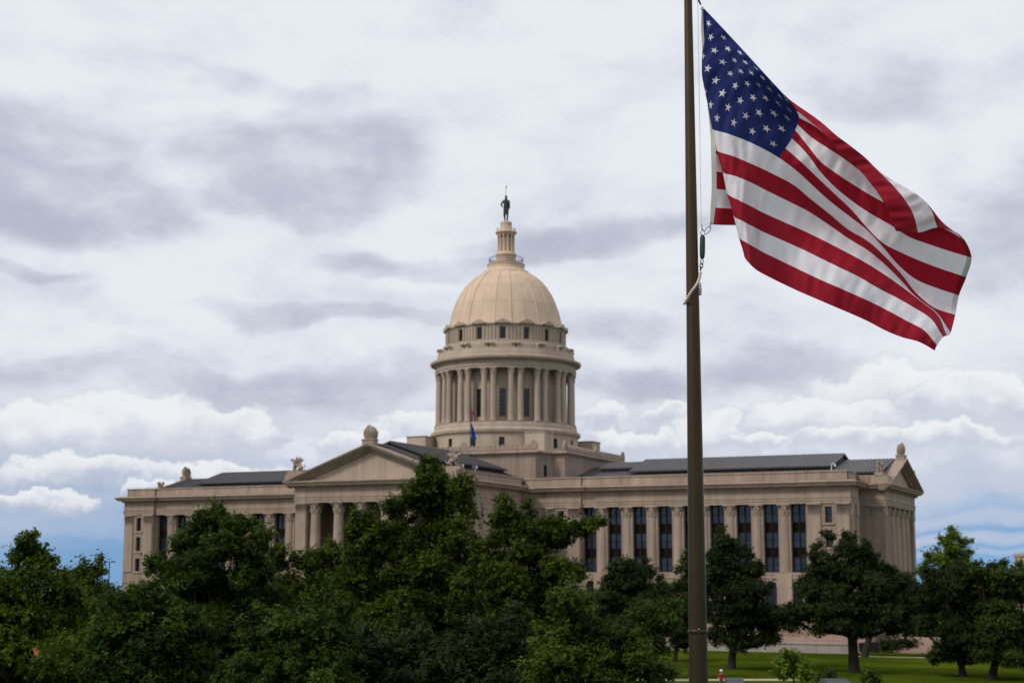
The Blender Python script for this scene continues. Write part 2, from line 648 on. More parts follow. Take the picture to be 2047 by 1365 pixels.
_pc = on_ground(1500, 150.0)
_dirx = Vector((_rh[0] * .995 + _fh[0] * .06, _rh[1] * .995 + _fh[1] * .06)).normalized()
_pp = Vector((_pc[0], _pc[1]))
strip('footpath', _pp - _dirx * 13, _pp + _dirx * 5, 2.6, CONC, GZ + .004, .004)
_rp = Vector((_pc[0] - _fh[0] * 26, _pc[1] - _fh[1] * 26))
strip('road', _rp - _dirx * 160, _rp + _dirx * 110, 9.0, ASPH, GZ + .004, .004)
for s_ in (-1, 1):
    q_ = _rp + Vector((_fh[0], _fh[1])) * (4.65 * s_)
    strip('kerb', q_ - _dirx * 160, q_ + _dirx * 110, .3, CONC, GZ, .13)
strip('sidewalk', (64.5, -35.2), (92, -34.0), 1.4, CONC, GZ + .004, .004)

# ------------------------------------------------------------------ the domed building
CAP = thing('capitol_building', 'long limestone classical building with a tall columned drum and tan dome', 'building', (0, 0, GZ))
CAP_Z = GZ


def part(name, mb, m, parent=None, smooth=False, **kw):
    """a part of the building given in world coordinates"""
    if parent is None:
        o = obj(name, mb, m, CAP, smooth, **kw)
        o.location.z -= CAP_Z
    else:
        o = obj(name, mb, m, parent, smooth, **kw)
    return o


FY = -20.09           # front line of the wings
AX = 12.37            # half width of the portico arm
AY = -43.4            # front of the portico
XP0, XP1, XP2, XP3 = 16.35, 21.8, 55.2, 61.2     # inner pavilion, colonnade, end pavilion
EX = 63.9             # end porch front
EYH = 10.9            # its half width
PITCHX, X1 = 3.863, 22.94
ZC = 20.17            # underside of the architrave
ZS = 10.88            # sill of the great windows
AZ = .25              # the portico arm stands slightly higher

quarter = [(AX, -19.75), (XP0, -19.75), (XP0, -20.45), (XP1, -20.45), (XP1, FY), (XP2, FY), (XP2, -20.45), (XP3, -20.45),
           (XP3, -15.6), (60.4, -15.6), (60.4, -EYH), (EX, -EYH)]
plan_e = quarter + [(EX, EYH)] + [(x, -y) for x, y in reversed(quarter[:-1])]
plan_w = [(-x, -y) for x, y in plan_e]

ent_prof = [(-.6, ZC), (.10, ZC), (.10, ZC + .34), (.16, ZC + .36), (.16, ZC + .68), (.24, ZC + .74), (.06, ZC + .78), (.06, ZC + 2.05),
            (.20, ZC + 2.10), (.30, ZC + 2.22), (.42, ZC + 2.24), (.50, ZC + 2.36), (.98, ZC + 2.40), (1.02, ZC + 2.62), (1.16, ZC + 2.66), (1.30, ZC + 2.86),
            (1.30, ZC + 2.92), (.50, ZC + 3.10), (-.35, ZC + 3.12)]


def shift(p, dz):
    return [(o, z + dz) for o, z in p]


for pl, nm in ((plan_e, 'east'), (plan_w, 'west')):
    part('entablature', MB().sweep(pl, ent_prof), STONE)
    # solid body set back behind the colonnade, lower storey proud of it
    body = MB()
    sgn = 1 if nm == 'east' else -1
    xs = sorted([sgn * AX, sgn * 60.4])
    body.box(xs[0], -18.3, ZS, xs[1], 18.3, ZC + 3.0)
    for a, b in ((AX - .5, XP0), ):
        q = sorted([sgn * a, sgn * b])
        body.box(q[0], -19.7, GZ, q[1], 19.7, ZC + .02)
    part('wall', body, STONE_W)
    # end porch block
    q = sorted([sgn * 60.3, sgn * (EX - 1.9)])
    part('wall', MB().box(q[0], -EYH + .05, GZ, q[1], EYH - .05, ZC + .05), STONE_W)

# pavilions with their little windows, built as piers round the openings
PAV_WIN = [(17.56, 19.75), (14.24, 16.55), (10.9, 13.03)]


def window_small(x0, x1, y, z0, z1, nm='window', pm=GLASS_D):
    fr = MB()
    fr.box(x0, y, z0, x0 + .09, y + .12, z1)
    fr.box(x1 - .09, y, z0, x1, y + .12, z1)
    fr.box(x0 + .09, y + .005, z0, x1 - .09, y + .12, z0 + .09)
    fr.box(x0 + .09, y + .005, z1 - .09, x1 - .09, y + .12, z1)
    fr.box(x0 + .09, y + .01, (z0 + z1) / 2 - .05, x1 - .09, y + .12, (z0 + z1) / 2 + .05)
    w = part(nm, fr, FRAME)
    mid = (z0 + z1) / 2
    for a, b in ((z0 + .09, mid - .05), (mid + .05, z1 - .09)):
        part('pane', MB().box(x0 + .09, y + .05, a, x1 - .09, y + .08, b), pm, w)
    return w


def pilaster_cap(mb, x0, x1, y, z0, z1, out=.12):
    """flat leafy capital on the face y (facing -Y)"""
    mb.box(x0, y - out * .5, z0, x1, y + .02, z0 + .10)
    h = z1 - z0
    n = max(3, int((x1 - x0) / .34))
    for row, (za, zb, o) in enumerate(((z0 + .12, z0 + .12 + h * .38, out), (z0 + .10 + h * .34, z0 + .10 + h * .68, out * 1.7))):
        for i in range(n + (row % 2)):
            w = (x1 - x0) / (n + (row % 2))
            a = x0 + i * w
            mb.add([(a + .03, y, za), (a + w - .03, y, za), (a + w / 2, y - o * .4, za), (a + .05, y - o * .3, zb - .1), (a + w - .05, y - o * .3, zb - .1), (a + w / 2, y - o * 1.9, zb), (a + w / 2, y, zb + .05)],
                   [(0, 2, 5, 3), (2, 1, 4, 5), (3, 5, 6), (5, 4, 6), (0, 3, 6), (1, 6, 4)])
    mb.box(x0 - .08, y - out * 2.0, z1 - .16, x1 + .08, y + .02, z1)


def pavilion(x0, x1, wx0, wx1):
    """solid pavilion, mirrored copy comes from the caller"""
    y0 = -20.4
    mb = MB()
    mb.box(x0, y0, GZ, wx0, -18.2, ZC + .02)
    mb.box(wx1, y0, GZ, x1, -18.2, ZC + .02)
    zz = [GZ] + [c for w in reversed(PAV_WIN) for c in w] + [ZC + .02]
    for i in range(0, len(zz), 2):
        mb.box(wx0, y0 + .004, zz[i], wx1, -18.2, zz[i + 1])
    mb.box(wx0, -19.6, zz[1], wx1, -18.2, ZC)
    part('wall', mb, STONE_W)
    for a, b in PAV_WIN:
        window_small(wx0, wx1, -19.95, a, b)
        part('window_sill', MB().box(wx0 - .35, y0 - .16, a - .32, wx1 + .35, y0 + .1, a - .06), STONE)
    # pilasters
    for a, b in ((x0 + .15, wx0 - .62), (wx1 + .62, x1 - .15)):
        p = part('pilaster', MB().box(a, y0 - .16, ZS - .1, b, y0 + .05, ZC - 1.62), STONE)
        cm = MB()
        pilaster_cap(cm, a, b, y0 - .14, ZC - 1.62, ZC - .02)
        part('capital', cm, STONE_S, p)


for s_ in (1, -1):
    for x0, x1, wa, wb in ((XP0, XP1, 18.15, 19.17), (XP2, XP3, 57.73, 58.69)):
        a, b = sorted((s_ * x0, s_ * x1))
        c, d = sorted((s_ * wa, s_ * wb))
        pavilion(a, b, c, d)

# side faces of the end pavilions (towards the end porch) with slit windows and a corner pilaster
for s_ in (1, -1):
    x = s_ * XP3
    q = sorted((x - s_ * .05, x - s_ * 1.2))
    part('wall', MB().box(q[0], -20.39, GZ, q[1], -15.65, ZC), STONE_W)
    part('wall', MB().box(*((60.39, -15.7, GZ, 60.1, 15.7, ZC) if s_ > 0 else (-60.39, -15.7, GZ, -60.1, 15.7, ZC))), STONE_W)
    for ya, yb in ((-20.2, -18.9), (-17.2, -15.9)):
        q = sorted((x - s_ * .04, x + s_ * .14))
        p = part('pilaster', MB().box(q[0], ya, ZS - .1, q[1], yb, ZC - 1.62), STONE)
        part('capital', MB().box(q[0], ya - .04, ZC - 1.60, q[1] + (.1 if s_ > 0 else 0), yb + .04, ZC - .02), STONE_S, p)
    q = sorted((x - s_ * .03, x + s_ * .03))
    part('window', MB().box(q[0], -18.25, 15.0, q[1], -17.85, 16.6), GLASS_D)


# columns -------------------------------------------------------------
def column_meshes(r, h, capH, name, n=28, st=None):
    hs = h - capH
    prof = []
    for i in range(9):
        t = i / 8
        prof.append((r * (1 - .15 * t ** 1.6), .34 + (hs - .34) * t))
    sh = MB().lathe([(r * 1.02, .32)] + prof + [(r * .9, hs), (r * .9, hs + .07), (r * .83, hs + .09)], n)
    base = MB()
    base.box(-r * 1.30, -r * 1.30, 0, r * 1.30, r * 1.30, .12)
    base.lathe([(r * 1.26, .12), (r * 1.30, .17), (r * 1.26, .22), (r * 1.10, .24), (r * 1.10, .27), (r * 1.16, .30), (r * 1.10, .34), (r * .8, .34)], n)
    cap = MB()
    cap.lathe([(r * .86, hs + .08), (r * .88, hs + capH * .5), (r * 1.12, hs + capH - .16)], 20)
    for row, (cnt, z0, z1, o0, o1) in enumerate(((8, .08, capH * .45, .90, 1.12), (8, capH * .30, capH * .74, .92, 1.22))):
        for k in range(cnt):
            a = 2 * math.pi * (k + .5 * row) / cnt
            ca, sa = math.cos(a), math.sin(a)

            def P(rr, tt, z):
                return (rr * r * ca - tt * r * sa, rr * r * sa + tt * r * ca, hs + z)
            cap.add([P(o0 - .05, -.26, z0), P(o0 - .05, .26, z0), P(o0 + .06, -.24, z1 - .12), P(o0 + .06, .24, z1 - .12), P(o1, 0, z1 - .05), P(o0, 0, z1 + .03), P(o0 + .10, 0, z0)],
                    [(0, 6, 4, 2), (6, 1, 3, 4), (2, 4, 5), (4, 3, 5)])
    for k in range(4):                                   # corner volutes
        a = math.pi / 4 + k * math.pi / 2
        ca, sa = math.cos(a), math.sin(a)
        zc = hs + capH - .30
        cap.tube([(r * 1.05 * ca, r * 1.05 * sa, zc - .30), (r * 1.25 * ca, r * 1.25 * sa, zc - .02), (r * 1.40 * ca, r * 1.40 * sa, zc + .06)], [.06 * r, .16 * r, .20 * r], 6)
    ab = []
    for k in range(4):
        a = math.pi / 4 + k * math.pi / 2
        ab += [(r * 1.72 * math.cos(a - .07), r * 1.72 * math.sin(a - .07)), (r * 1.72 * math.cos(a + .07), r * 1.72 * math.sin(a + .07)),
               (r * 1.10 * math.cos(a + math.pi / 4), r * 1.10 * math.sin(a + math.pi / 4))]
    cap.prism(ab, hs + capH - .16, hs + capH)
    me = []
    for mb, nm, mt in ((sh, 'shaft', st or STONE), (base, 'base', st or STONE), (cap, 'capital', st or STONE_S)):
        mm = mb.mesh(name + '_' + nm)
        setsmooth(mm, 35)
        mm.materials.append(mt)
        me.append(mm)
    return me


def put_column(meshes, x, y, z, rot=0.0, nm='column'):
    c = part(nm, meshes[0], None, loc=(x, y, z), rot=(0, 0, rot))
    for mm, cn in ((meshes[1], 'base'), (meshes[2], 'capital')):
        obj(cn, mm, None, c)
    return c


COLW = column_meshes(.77, ZC - ZS + .25, 1.5, 'wing_column')
COLP = column_meshes(.80, ZC + AZ - 10.3, 1.5, 'portico_column')


# great windows --------------------------------------------------------
def great_window(xc, y, w=2.12):
    z0, z1 = ZS, ZC
    rows = [(17.63, ZC - .02), (14.18, 16.39), (ZS + .02, 12.98)]
    fr = MB()
    hw = w / 2
    fr.box(xc - hw, y - .02, z0, xc - hw + .12, y + .16, z1)
    fr.box(xc + hw - .12, y - .02, z0, xc + hw, y + .16, z1)
    fr.box(xc - .10, y - .04, z0, xc + .10, y + .16, z1)
    for a, b in rows:
        for s in (-1, 1):
            q = sorted((xc + s * .10, xc + s * (hw - .12)))
            fr.box(q[0], y, a, q[1], y + .15, a + .10)
            fr.box(q[0], y, b - .10, q[1], y + .15, b)
            fr.box(q[0], y + .01, (a + b) / 2 - .035, q[1], y + .14, (a + b) / 2 + .035)
    wdw = part('window', fr, FRAME)
    for a, b in rows:
        for s in (-1, 1):
            q = sorted((xc + s * .10, xc + s * (hw - .12)))
            mid = (a + b) / 2
            for c, d in ((a + .10, mid - .035), (mid + .035, b - .10)):
                o = part('pane', MB().box(q[0], y + .07, c, q[1], y + .10, d), GLASS, wdw)
    for a, b in ((16.39, 17.63), (12.98, 14.18)):
        for s in (-1, 1):
            q = sorted((xc + s * .10, xc + s * (hw - .12)))
            sp = MB().box(q[0], y + .05, a, q[1], y + .14, b)
            sp.taper(q[0] + .08, y + .051, a + .15, q[1] - .08, y + .12, b - .15, .02)
            part('spandrel', sp, SPANDREL, wdw)


def arch_bay(xa, xb, sgn, y0=-20.3, zt=10.45):
    """ground-storey bay with an arched opening; the wall is one piece, the window another"""
    xc = (xa + xb) / 2
    hw, zs_, z0 = .80, 8.88, 5.6
    n = 12
    arcp = [(xc + hw * math.cos(math.pi * i / n), zs_ + hw * math.sin(math.pi * i / n)) for i in range(n + 1)]
    mb = MB()
    # left, right, below
    mb.box(xa, y0, GZ, xc - hw, -18.2, zt)
    mb.box(xc + hw, y0, GZ, xb, -18.2, zt)
    mb.box(xc - hw, y0 + .003, GZ, xc + hw, -18.2, z0)
    for i in range(n):                                   # spandrels over the arch
        (xa1, za1), (xb1, zb1) = arcp[i], arcp[i + 1]
        mb.add([(xa1, y0, za1), (xb1, y0, zb1), (xb1, y0, zt), (xa1, y0, zt), (xa1, y0 + .9, za1), (xb1, y0 + .9, zb1)],
               [(0, 3, 2, 1), (0, 1, 5, 4)])
    w = part('wall', mb, STONE_W)
    vo = MB()                                            # archivolt
    for i in range(n):
        a0, a1 = math.pi * i / n, math.pi * (i + 1) / n
        vs = []
        for a in (a0, a1):
            for rr, yy in ((hw, y0 - .003), (hw, y0 - .08), (hw + .32, y0 - .08), (hw + .32, y0 - .003)):
                vs.append((xc + rr * math.cos(a), yy, zs_ + rr * math.sin(a)))
        vo.add(vs, [(0, 4, 5, 1), (1, 5, 6, 2), (2, 6, 7, 3)])
    vo.box(xc - .14, y0 - .14, zs_ + hw - .02, xc + .14, y0 - .01, zs_ + hw + .42)
    part('archivolt', vo, STONE, w)
    gl = MB()
    gl.prism([(p[0], p[1]) for p in [(xc - hw, z0), (xc + hw, z0)] + arcp], 0, .05)
    gl.v = [(x_, y0 + .55 + z_, yz) for x_, yz, z_ in gl.v]
    part('window', gl, GLASS_D)
    fr = MB()
    fr.box(xc - .05, y0 + .46, z0, xc + .05, y0 + .54, zs_ + hw)
    fr.box(xc - hw, y0 + .47, zs_ - .06, xc + hw, y0 + .54, zs_ + .06)
    part('window_bar', fr, FRAME)


for s_ in (1, -1):
    piers = []
    for i in range(9):
        xc = s_ * (X1 + i * PITCHX)
        great_window(xc, -19.0)
        a = XP1 if i == 0 else X1 + (i - .5) * PITCHX
        b = XP2 if i == 8 else X1 + (i + .5) * PITCHX
        q = sorted((s_ * a, s_ * b))
        arch_bay(q[0], q[1], s_)
        # window reveals: half piers either side
        for u0, u1 in ((a, X1 + i * PITCHX - 1.06), (X1 + i * PITCHX + 1.06, b)):
            q2 = sorted((s_ * u0, s_ * u1))
            part('pier', MB().box(q2[0], -19.72, ZS, q2[1], -18.25, ZC + .01), STONE_W)
        q = sorted((s_ * (X1 + i * PITCHX - 1.06), s_ * (X1 + i * PITCHX + 1.06)))
        part('window_sill', MB().box(q[0] + .01, -20.34, ZS - .42, q[1] - .01, -18.8, ZS - .003), STONE)
    for i in range(8):
        xc = s_ * (X1 + (i + .5) * PITCHX)
        put_column(COLW, xc, FY + .72, ZS - .25)
        part('plinth_block', MB().box(xc - 1.05, FY - .42, GZ + 6, xc + 1.05, FY + .5, ZS - .255), STONE)
    q = sorted((s_ * XP1, s_ * XP2))
    part('string_course', MB().box(q[0], -20.42, 10.05, q[1], -19.3, 10.35), STONE)
    part('wall', MB().box(q[0], -20.22, 10.34, q[1], -18.4, ZS - .01), STONE_W)

# portico arms (front and back) ----------------------------------------
arm_f = [(-AX, -17.0), (-AX, AY), (AX, AY), (AX, -17.0)]
arm_b = [(x, -y) for x, y in reversed(arm_f)]
for pl, sy in ((arm_f, 1), (arm_b, -1)):
    part('entablature', MB().sweep(pl, shift(ent_prof, AZ)), STONE)
    ys = sorted((sy * -36.5, sy * -17.0))
    part('wall', MB().box(-AX + .05, ys[0], GZ, AX - .05, ys[1], ZC + AZ + .05), STONE_W)
    ys = sorted((sy * AY, sy * -36.4))
    part('porch_floor', MB().box(-AX - .2, ys[0], GZ, AX + .2, ys[1], 10.3), STONE_W)
    ys = sorted((sy * (AY + .5), sy * -36.4))
    part('porch_ceiling', MB().box(-AX + .2, ys[0], ZC + AZ + .1, AX - .2, ys[1], ZC + AZ + .4), STONE_W)
    for s_ in (-1, 1):
        q = sorted((s_ * 10.62, s_ * AX))
        ys = sorted((sy * (AY + .05), sy * (AY + 1.8)))
        p = part('corner_pier', MB().box(q[0], ys[0], 10.3, q[1] - (.0), ys[1], ZC + AZ - 1.5), STONE)
        cm = MB()
        if sy > 0:
            pilaster_cap(cm, q[0], q[1], ys[0] + .02, ZC + AZ - 1.5, ZC + AZ - .02)
        cm.box(q[0] + .01, ys[0] + .01, ZC + AZ - 1.5, q[1] - .01, ys[1], ZC + AZ - .02)
        part('capital', cm, STONE_S, p)
        # pilaster on the flank, by the porch
        qx = sorted((s_ * (AX - .06), s_ * (AX + .12)))
        for ya, yb in ((-36.5, -34.9), (-33.6, -31.2), (-23.4, -21.4)):
            ys = sorted((sy * ya, sy * yb))
            p = part('pilaster', MB().box(qx[0], ys[0], 10.3, qx[1], ys[1], ZC + AZ - 1.6), STONE)
            part('capital', MB().box(qx[0] - .05, ys[0] - .05, ZC + AZ - 1.57, qx[1] + .05, ys[1] + .05, ZC + AZ - .03), STONE_S, p)
    for s_ in (-1, 1):  # side walls added to close the porch and darken its interior
        q = sorted((s_ * (AX - .9), s_ * (AX - .08)))
        ys = sorted((sy * (AY + 1.79), sy * -36.45))
        part('wall', MB().box(q[0], ys[0], 10.25, q[1], ys[1], ZC + AZ + .04), STONE_W)
    for k in range(-3, 3):
        put_column(COLP, (k + .5) * 3.80, sy * (AY + .95), 10.3)
# tall doors in the shade of the front porch
for k in range(-2, 3):
    xc = k * 3.80
    w = part('window', MB().box(xc - .85, -36.62, 10.5, xc + .85, -36.51, 16.6), FRAME)
    for s_ in (-1, 1):
        q = sorted((xc + s_ * .06, xc + s_ * .75))
        for a, b in ((10.7, 12.6), (12.75, 14.6), (14.75, 16.45)):
            part('pane', MB().box(q[0], -36.64, a, q[1], -36.625, b), GLASS_D, w)


# pediments -------------------------------------------------------------
def pediment(M, hw, z0, rise, depth, slabs):
    """gable; M maps (along, outward, z) to world. z0 = top of the horizontal cornice"""
    ped = MB()
    # raking cornice, both sides, stepped section
    sec = [(-.0, -.75, .3), (-.42, -.55, .62), (-.55, -.40, .95), (-.80, -.15, 1.25), (-.05, 0, 1.0)]
    for s in (-1, 1):
        L = math.hypot(hw, rise)
        nx, nz = rise / L, hw / L
        for t0, t1, o in ((-.98, -.70, .38), (-.70, -.45, .72), (-.45, -.20, 1.05), (-.20, 0.0, 1.28)):
            vs = []
            for st in (0, 1):
                ax = s * hw * (1 - st)
                az_ = z0 + rise * st
                for tt in (t0, t1):
                    for oo in (-.62, o):
                        px = ax + (s * nx * tt if st == 0 else 0)
                        pz = az_ + (nz * tt if st == 0 else tt / nz)
                        vs.append(M(px, oo, pz))
            f = [(0, 1, 3, 2), (4, 6, 7, 5), (0, 4, 5, 1), (2, 3, 7, 6), (1, 5, 7, 3), (0, 2, 6, 4)]
            ped.add(vs, f)
    p = part('pediment', ped, STONE)
    # tympanum of upright slabs
    ihw = hw - 2.6
    w = 2 * ihw / slabs
    ir = rise - 1.05
    for i in range(slabs):
        a, b = -ihw + i * w + .012, -ihw + (i + 1) * w - .012

        def top(x):
            return z0 + .02 + ir * (1 - abs(x) / hw) - .02
        pts = [(a, z0 - .3), (b, z0 - .3), (b, top(b))]
        if a < 0 < b:
            pts.append((0, top(0)))
        pts.append((a, top(a)))
        mb = MB()
        mb.extr(pts, -.8, -.14 + .012 * (i % 2), lambda st, x, z: M(x, st, z))
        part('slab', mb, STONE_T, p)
    core = MB()
    core.extr([(-hw + .6, z0 - .4), (hw - .6, z0 - .4), (0, z0 + rise - .55)], -depth, -.60, lambda st, x, z: M(x, st, z))
    part('gable', core, STONE_W, p)
    return p


ZT = ZC + 3.02
pediment(lambda x, o, z: (x, AY - o, z), AX + 1.45, ZT + AZ, 28.45 - ZT - AZ, 3.0, 18)
pediment(lambda x, o, z: (-x, -AY + o, z), AX + 1.45, ZT + AZ, 28.45 - ZT - AZ, 3.0, 6)
pediment(lambda x, o, z: (EX + o, x, z), EYH + 1.35, ZT, 27.45 - ZT, 2.6, 12)
pediment(lambda x, o, z: (-EX - o, -x, z), EYH + 1.35, ZT, 27.45 - ZT, 2.6, 6)
# end porch columns in antis
for s_ in (1, -1):
    for k in range(-2, 3):
        put_column(COLP, s_ * (EX - .85), k * 3.55, 10.3)
    for sy in (-1, 1):
        q = sorted((s_ * (EX - 2.0), s_ * (EX - .02)))
        ys = sorted((sy * (EYH - 1.5), sy * (EYH - .02)))
        p = part('corner_pier', MB().box(q[0], ys[0], GZ, q[1], ys[1], ZC - 1.5), STONE_W)
        cm = MB()
        if sy < 0:
            pilaster_cap(cm, q[0], q[1], ys[0] + .02, ZC - 1.5, ZC - .02)
        cm.box(q[0] + .01, ys[0] + .01, ZC - 1.5, q[1] + (.1 if s_ > 0 else -.01), ys[1], ZC - .02)
        part('capital', cm, STONE_S, p)
    q = sorted((s_ * 60.5, s_ * (EX - .1)))
    part('porch_floor', MB().box(q[0], -EYH + .1, GZ, q[1], EYH - .1, 10.29), STONE_W)

# parapets of separate stones ---------------------------------------------
PZ0, PZ1 = ZC + 3.08, 24.62


def parapet_run(ax0, ay0, ax1, ay1, th=.62, n=None, z0=PZ0, z1=PZ1, coping=True):
    a, b = Vector((ax0, ay0)), Vector((ax1, ay1))
    L = (b - a).length
    d = (b - a) / L
    nrm = Vector((d.y, -d.x))
    n = n or max(1, round(L / 3.1))
    run = part('parapet', MB().prism([tuple(a - nrm * th), tuple(b - nrm * th), tuple(b - nrm * .06), tuple(a - nrm * .06)], z0, z1 - .20), STONE_W)
    for i in range(n):
        p0 = a + d * (L * i / n + .012)
        p1 = a + d * (L * (i + 1) / n - .012)
        o = .012 * ((i * 7) % 3)
        mb = MB().prism([tuple(p0 - nrm * .055), tuple(p0 + nrm * o), tuple(p1 + nrm * o), tuple(p1 - nrm * .055)][::-1], z0 + .10, z1 - .21)
        part('stone_block', mb, STONE, run)
    part('coping', MB().prism([tuple(a - nrm * (th + .08) - d * .1), tuple(b - nrm * (th + .08) + d * .1), tuple(b + nrm * .12 + d * .1), tuple(a + nrm * .12 - d * .1)], z1 - .2, z1), STONE, run)


for s_ in (1, -1):
    for xa, xb, y in ((AX + .2, XP0, -19.7), (XP0, XP1, -20.3), (XP1, XP2, -20.0), (XP2, XP3 - .3, -20.3)):
        if s_ > 0:
            parapet_run(xa, y, xb, y)
        else:
            parapet_run(-xb, y, -xa, y)
    if s_ > 0:
        parapet_run(XP3 - .3, -20.25, XP3 - .3, -15.4)
        parapet_run(60.2, -15.4, 60.2, -EYH - .5)
    else:
        parapet_run(-XP3 + .3, -15.4, -XP3 + .3, -20.25)
        parapet_run(-60.2, -EYH - .5, -60.2, -15.4)
    # flank of the portico arm
    if s_ > 0:
        parapet_run(AX - .1, AY + 2.2, AX - .1, -20.0, z0=PZ0 + AZ, z1=PZ1 + AZ * .4)
    else:
        parapet_run(-AX + .1, -20.0, -AX + .1, AY + 2.2, z0=PZ0 + AZ, z1=PZ1 + AZ * .4)


# roofs ---------------------------------------------------------------------
def panel_mesh(L, w):
    """one standing-seam pan lying along +x (up the slope), width along +y"""
    mb = MB()
    mb.box(0, 0, -.05, L, w - .02, 0)
    mb.box(0, w - .07, 0, L, w - .025, .075)
    return mb.mesh('roof_panel')


def slope(e0, e1, r0, n_w=.62, back=False):
    """roof slope: eave from e0 to e1, ridge starting at r0 (above e0); made of separate pans"""
    e0, e1, r0 = Vector(e0), Vector(e1), Vector(r0)
    ex = e1 - e0
    L = ex.length
    ex.normalize()
    up = r0 - e0
    S = up.length
    up.normalize()
    nm = up.cross(ex).normalized()
    if nm.z < 0:
        nm = -nm
    base = MB()
    o = -.07
    q = [e0 + nm * o, e1 + nm * o, e1 + up * S + nm * o, e0 + up * S + nm * o]
    q2 = [p - nm * .18 for p in q]
    base.add([tuple(p) for p in q + q2], [(0, 1, 2, 3), (7, 6, 5, 4), (0, 4, 5, 1), (1, 5, 6, 2), (2, 6, 7, 3), (3, 7, 4, 0)])
    rf = part('roof', base, ROOF)
    n = max(1, round(L / n_w))
    me = panel_mesh(S, L / n)
    me.materials.append(ROOF)
    # panel axes: x -> up the slope, y -> along the eave, z -> normal
    flip = up.cross(ex).dot(nm) < 0
    for i in range(n):
        if flip:
            org, yv = e1 - ex * (L * i / n), -ex
        else:
            org, yv = e0 + ex * (L * i / n), ex
        M = Matrix(((up.x, yv.x, nm.x, org.x), (up.y, yv.y, nm.y, org.y), (up.z, yv.z, nm.z, org.z), (0, 0, 0, 1)))
        p = bpy.data.objects.new('roof_panel', me)
        COL.objects.link(p)
        p.parent = rf
        p.matrix_local = M
    return rf


def back_slope(e0, e1, r0, r1):
    mb = MB()
    vs = [e0, e1, r1, r0]
    mb.add(vs + [(p[0], p[1], p[2] - .2) for p in vs], [(0, 1, 2, 3), (7, 6, 5, 4), (0, 4, 5, 1), (1, 5, 6, 2), (2, 6, 7, 3), (3, 7, 4, 0)])
    return part('roof', mb, ROOF)


for s_ in (1, -1):
    # low gable over the wing
    ev, rz = 24.1, 27.5
    slope((s_ * 15.2, -14.2, ev), (s_ * 59.9, -14.2, ev), (s_ * 15.2, 0, rz))
    slope((s_ * 59.95, -10.6, rz - (rz - ev) * 10.6 / 14.2), (s_ * 63.4, -10.6, rz - (rz - ev) * 10.6 / 14.2), (s_ * 59.95, 0, rz))
    back_slope((s_ * 15.2, 14.2, ev), (s_ * 63.4, 14.2, ev), (s_ * 15.2, 0, rz), (s_ * 63.4, 0, rz))
    mb = MB()
    q = sorted((s_ * 15.3, s_ * 59.7))
    mb.extr([(-14.0, 23.2), (14.0, 23.2), (14.0, ev - .3), (0, rz - .3), (-14.0, ev - .3)], q[0], q[1], lambda st, y, z: (st, y, z))
    part('roof_core', mb, ROOF_W)
    mb2 = MB()
    q2 = sorted((s_ * 59.8, s_ * 63.0))
    mb2.extr([(-10.4, 23.2), (10.4, 23.2), (10.4, 24.5), (0, rz - .3), (-10.4, 24.5)], q2[0], q2[1], lambda st, y, z: (st, y, z))
    part('roof_core', mb2, STONE_W)
    # flat gutter deck behind the parapet
    q = sorted((s_ * 12.6, s_ * 60.6))
    part('roof_deck', MB().box(q[0], -19.0, 23.1, q[1], 19.0, 23.25), ROOF_W)
    # long raised monitor
    a, b = s_ * 24.6, s_ * 56.0
    slope((a, -8.0, 26.15), (b, -8.0, 26.15), (a, 0, 28.5))
    back_slope((a, 8.0, 26.15), (b, 8.0, 26.15), (a, 0, 28.5), (b, 0, 28.5))
    mb = MB()
    q = sorted((s_ * 25.6, s_ * 55.6))
    mb.extr([(-7.2, 24.5), (7.2, 24.5), (7.2, 26.1), (0, 28.2), (-7.2, 26.1)], q[0], q[1], lambda st, y, z: (st, y, z))
    mon = part('monitor', mb, ROOF_W)
    nl = 10
    for i in range(nl):
        xa = q[0] + 1.0 + (q[1] - q[0] - 2) * i / nl + .2
        part('louvre', MB().box(xa, -7.26, 25.25, xa + (q[1] - q[0] - 2) / nl - .4, -7.205, 26.0), FRAME, mon)
    # short monitor beside the dome base
    a, b = s_ * 18.2, s_ * 25.4
    slope((a, -4.6, 26.95), (b, -4.6, 26.95), (a, 0, 28.15))
    back_slope((a, 4.6, 26.95), (b, 4.6, 26.95), (a, 0, 28.15), (b, 0, 28.15))
    q = sorted((a + .4 * s_, b - .2 * s_))
    mb = MB()
    mb.extr([(-4.2, 26), (4.2, 26), (4.2, 26.85), (0, 27.9), (-4.2, 26.85)], q[0], q[1], lambda st, y, z: (st, y, z))
    part('monitor', mb, ROOF_W)

# portico arm roof
for sy in (1, -1):
    ya, yb = sorted((sy * (AY + 1.0), sy * -15.9))
    ez, rz = 24.35, 28.55
    for s_ in (1, -1):
        if sy > 0:
            slope((s_ * 11.7, ya, ez), (s_ * 11.7, yb, ez), (0, ya, rz))
        else:
            back_slope((s_ * 11.7, ya, ez), (s_ * 11.7, yb, ez), (0, ya, rz), (0, yb, rz))
    mb = MB()
    mb.extr([(-11.5, 23.2), (11.5, 23.2), (11.5, ez - .3), (0, rz - .3), (-11.5, ez - .3)], ya + 1.5, yb, lambda st, x, z: (x, st, z))
    part('roof_core', mb, ROOF_W)
    if sy > 0:
        for s_ in (1, -1):
            slope((s_ * 8.4, -38.5, 26.25), (s_ * 8.4, -17.0, 26.25), (0, -38.5, 29.2))
        mb = MB()
        mb.extr([(-7.8, 24.8), (7.8, 24.8), (7.8, 26.2), (0, 28.9), (-7.8, 26.2)], -38.0, -17.0, lambda st, x, z: (x, st, z))
        part('monitor', mb, ROOF_W)

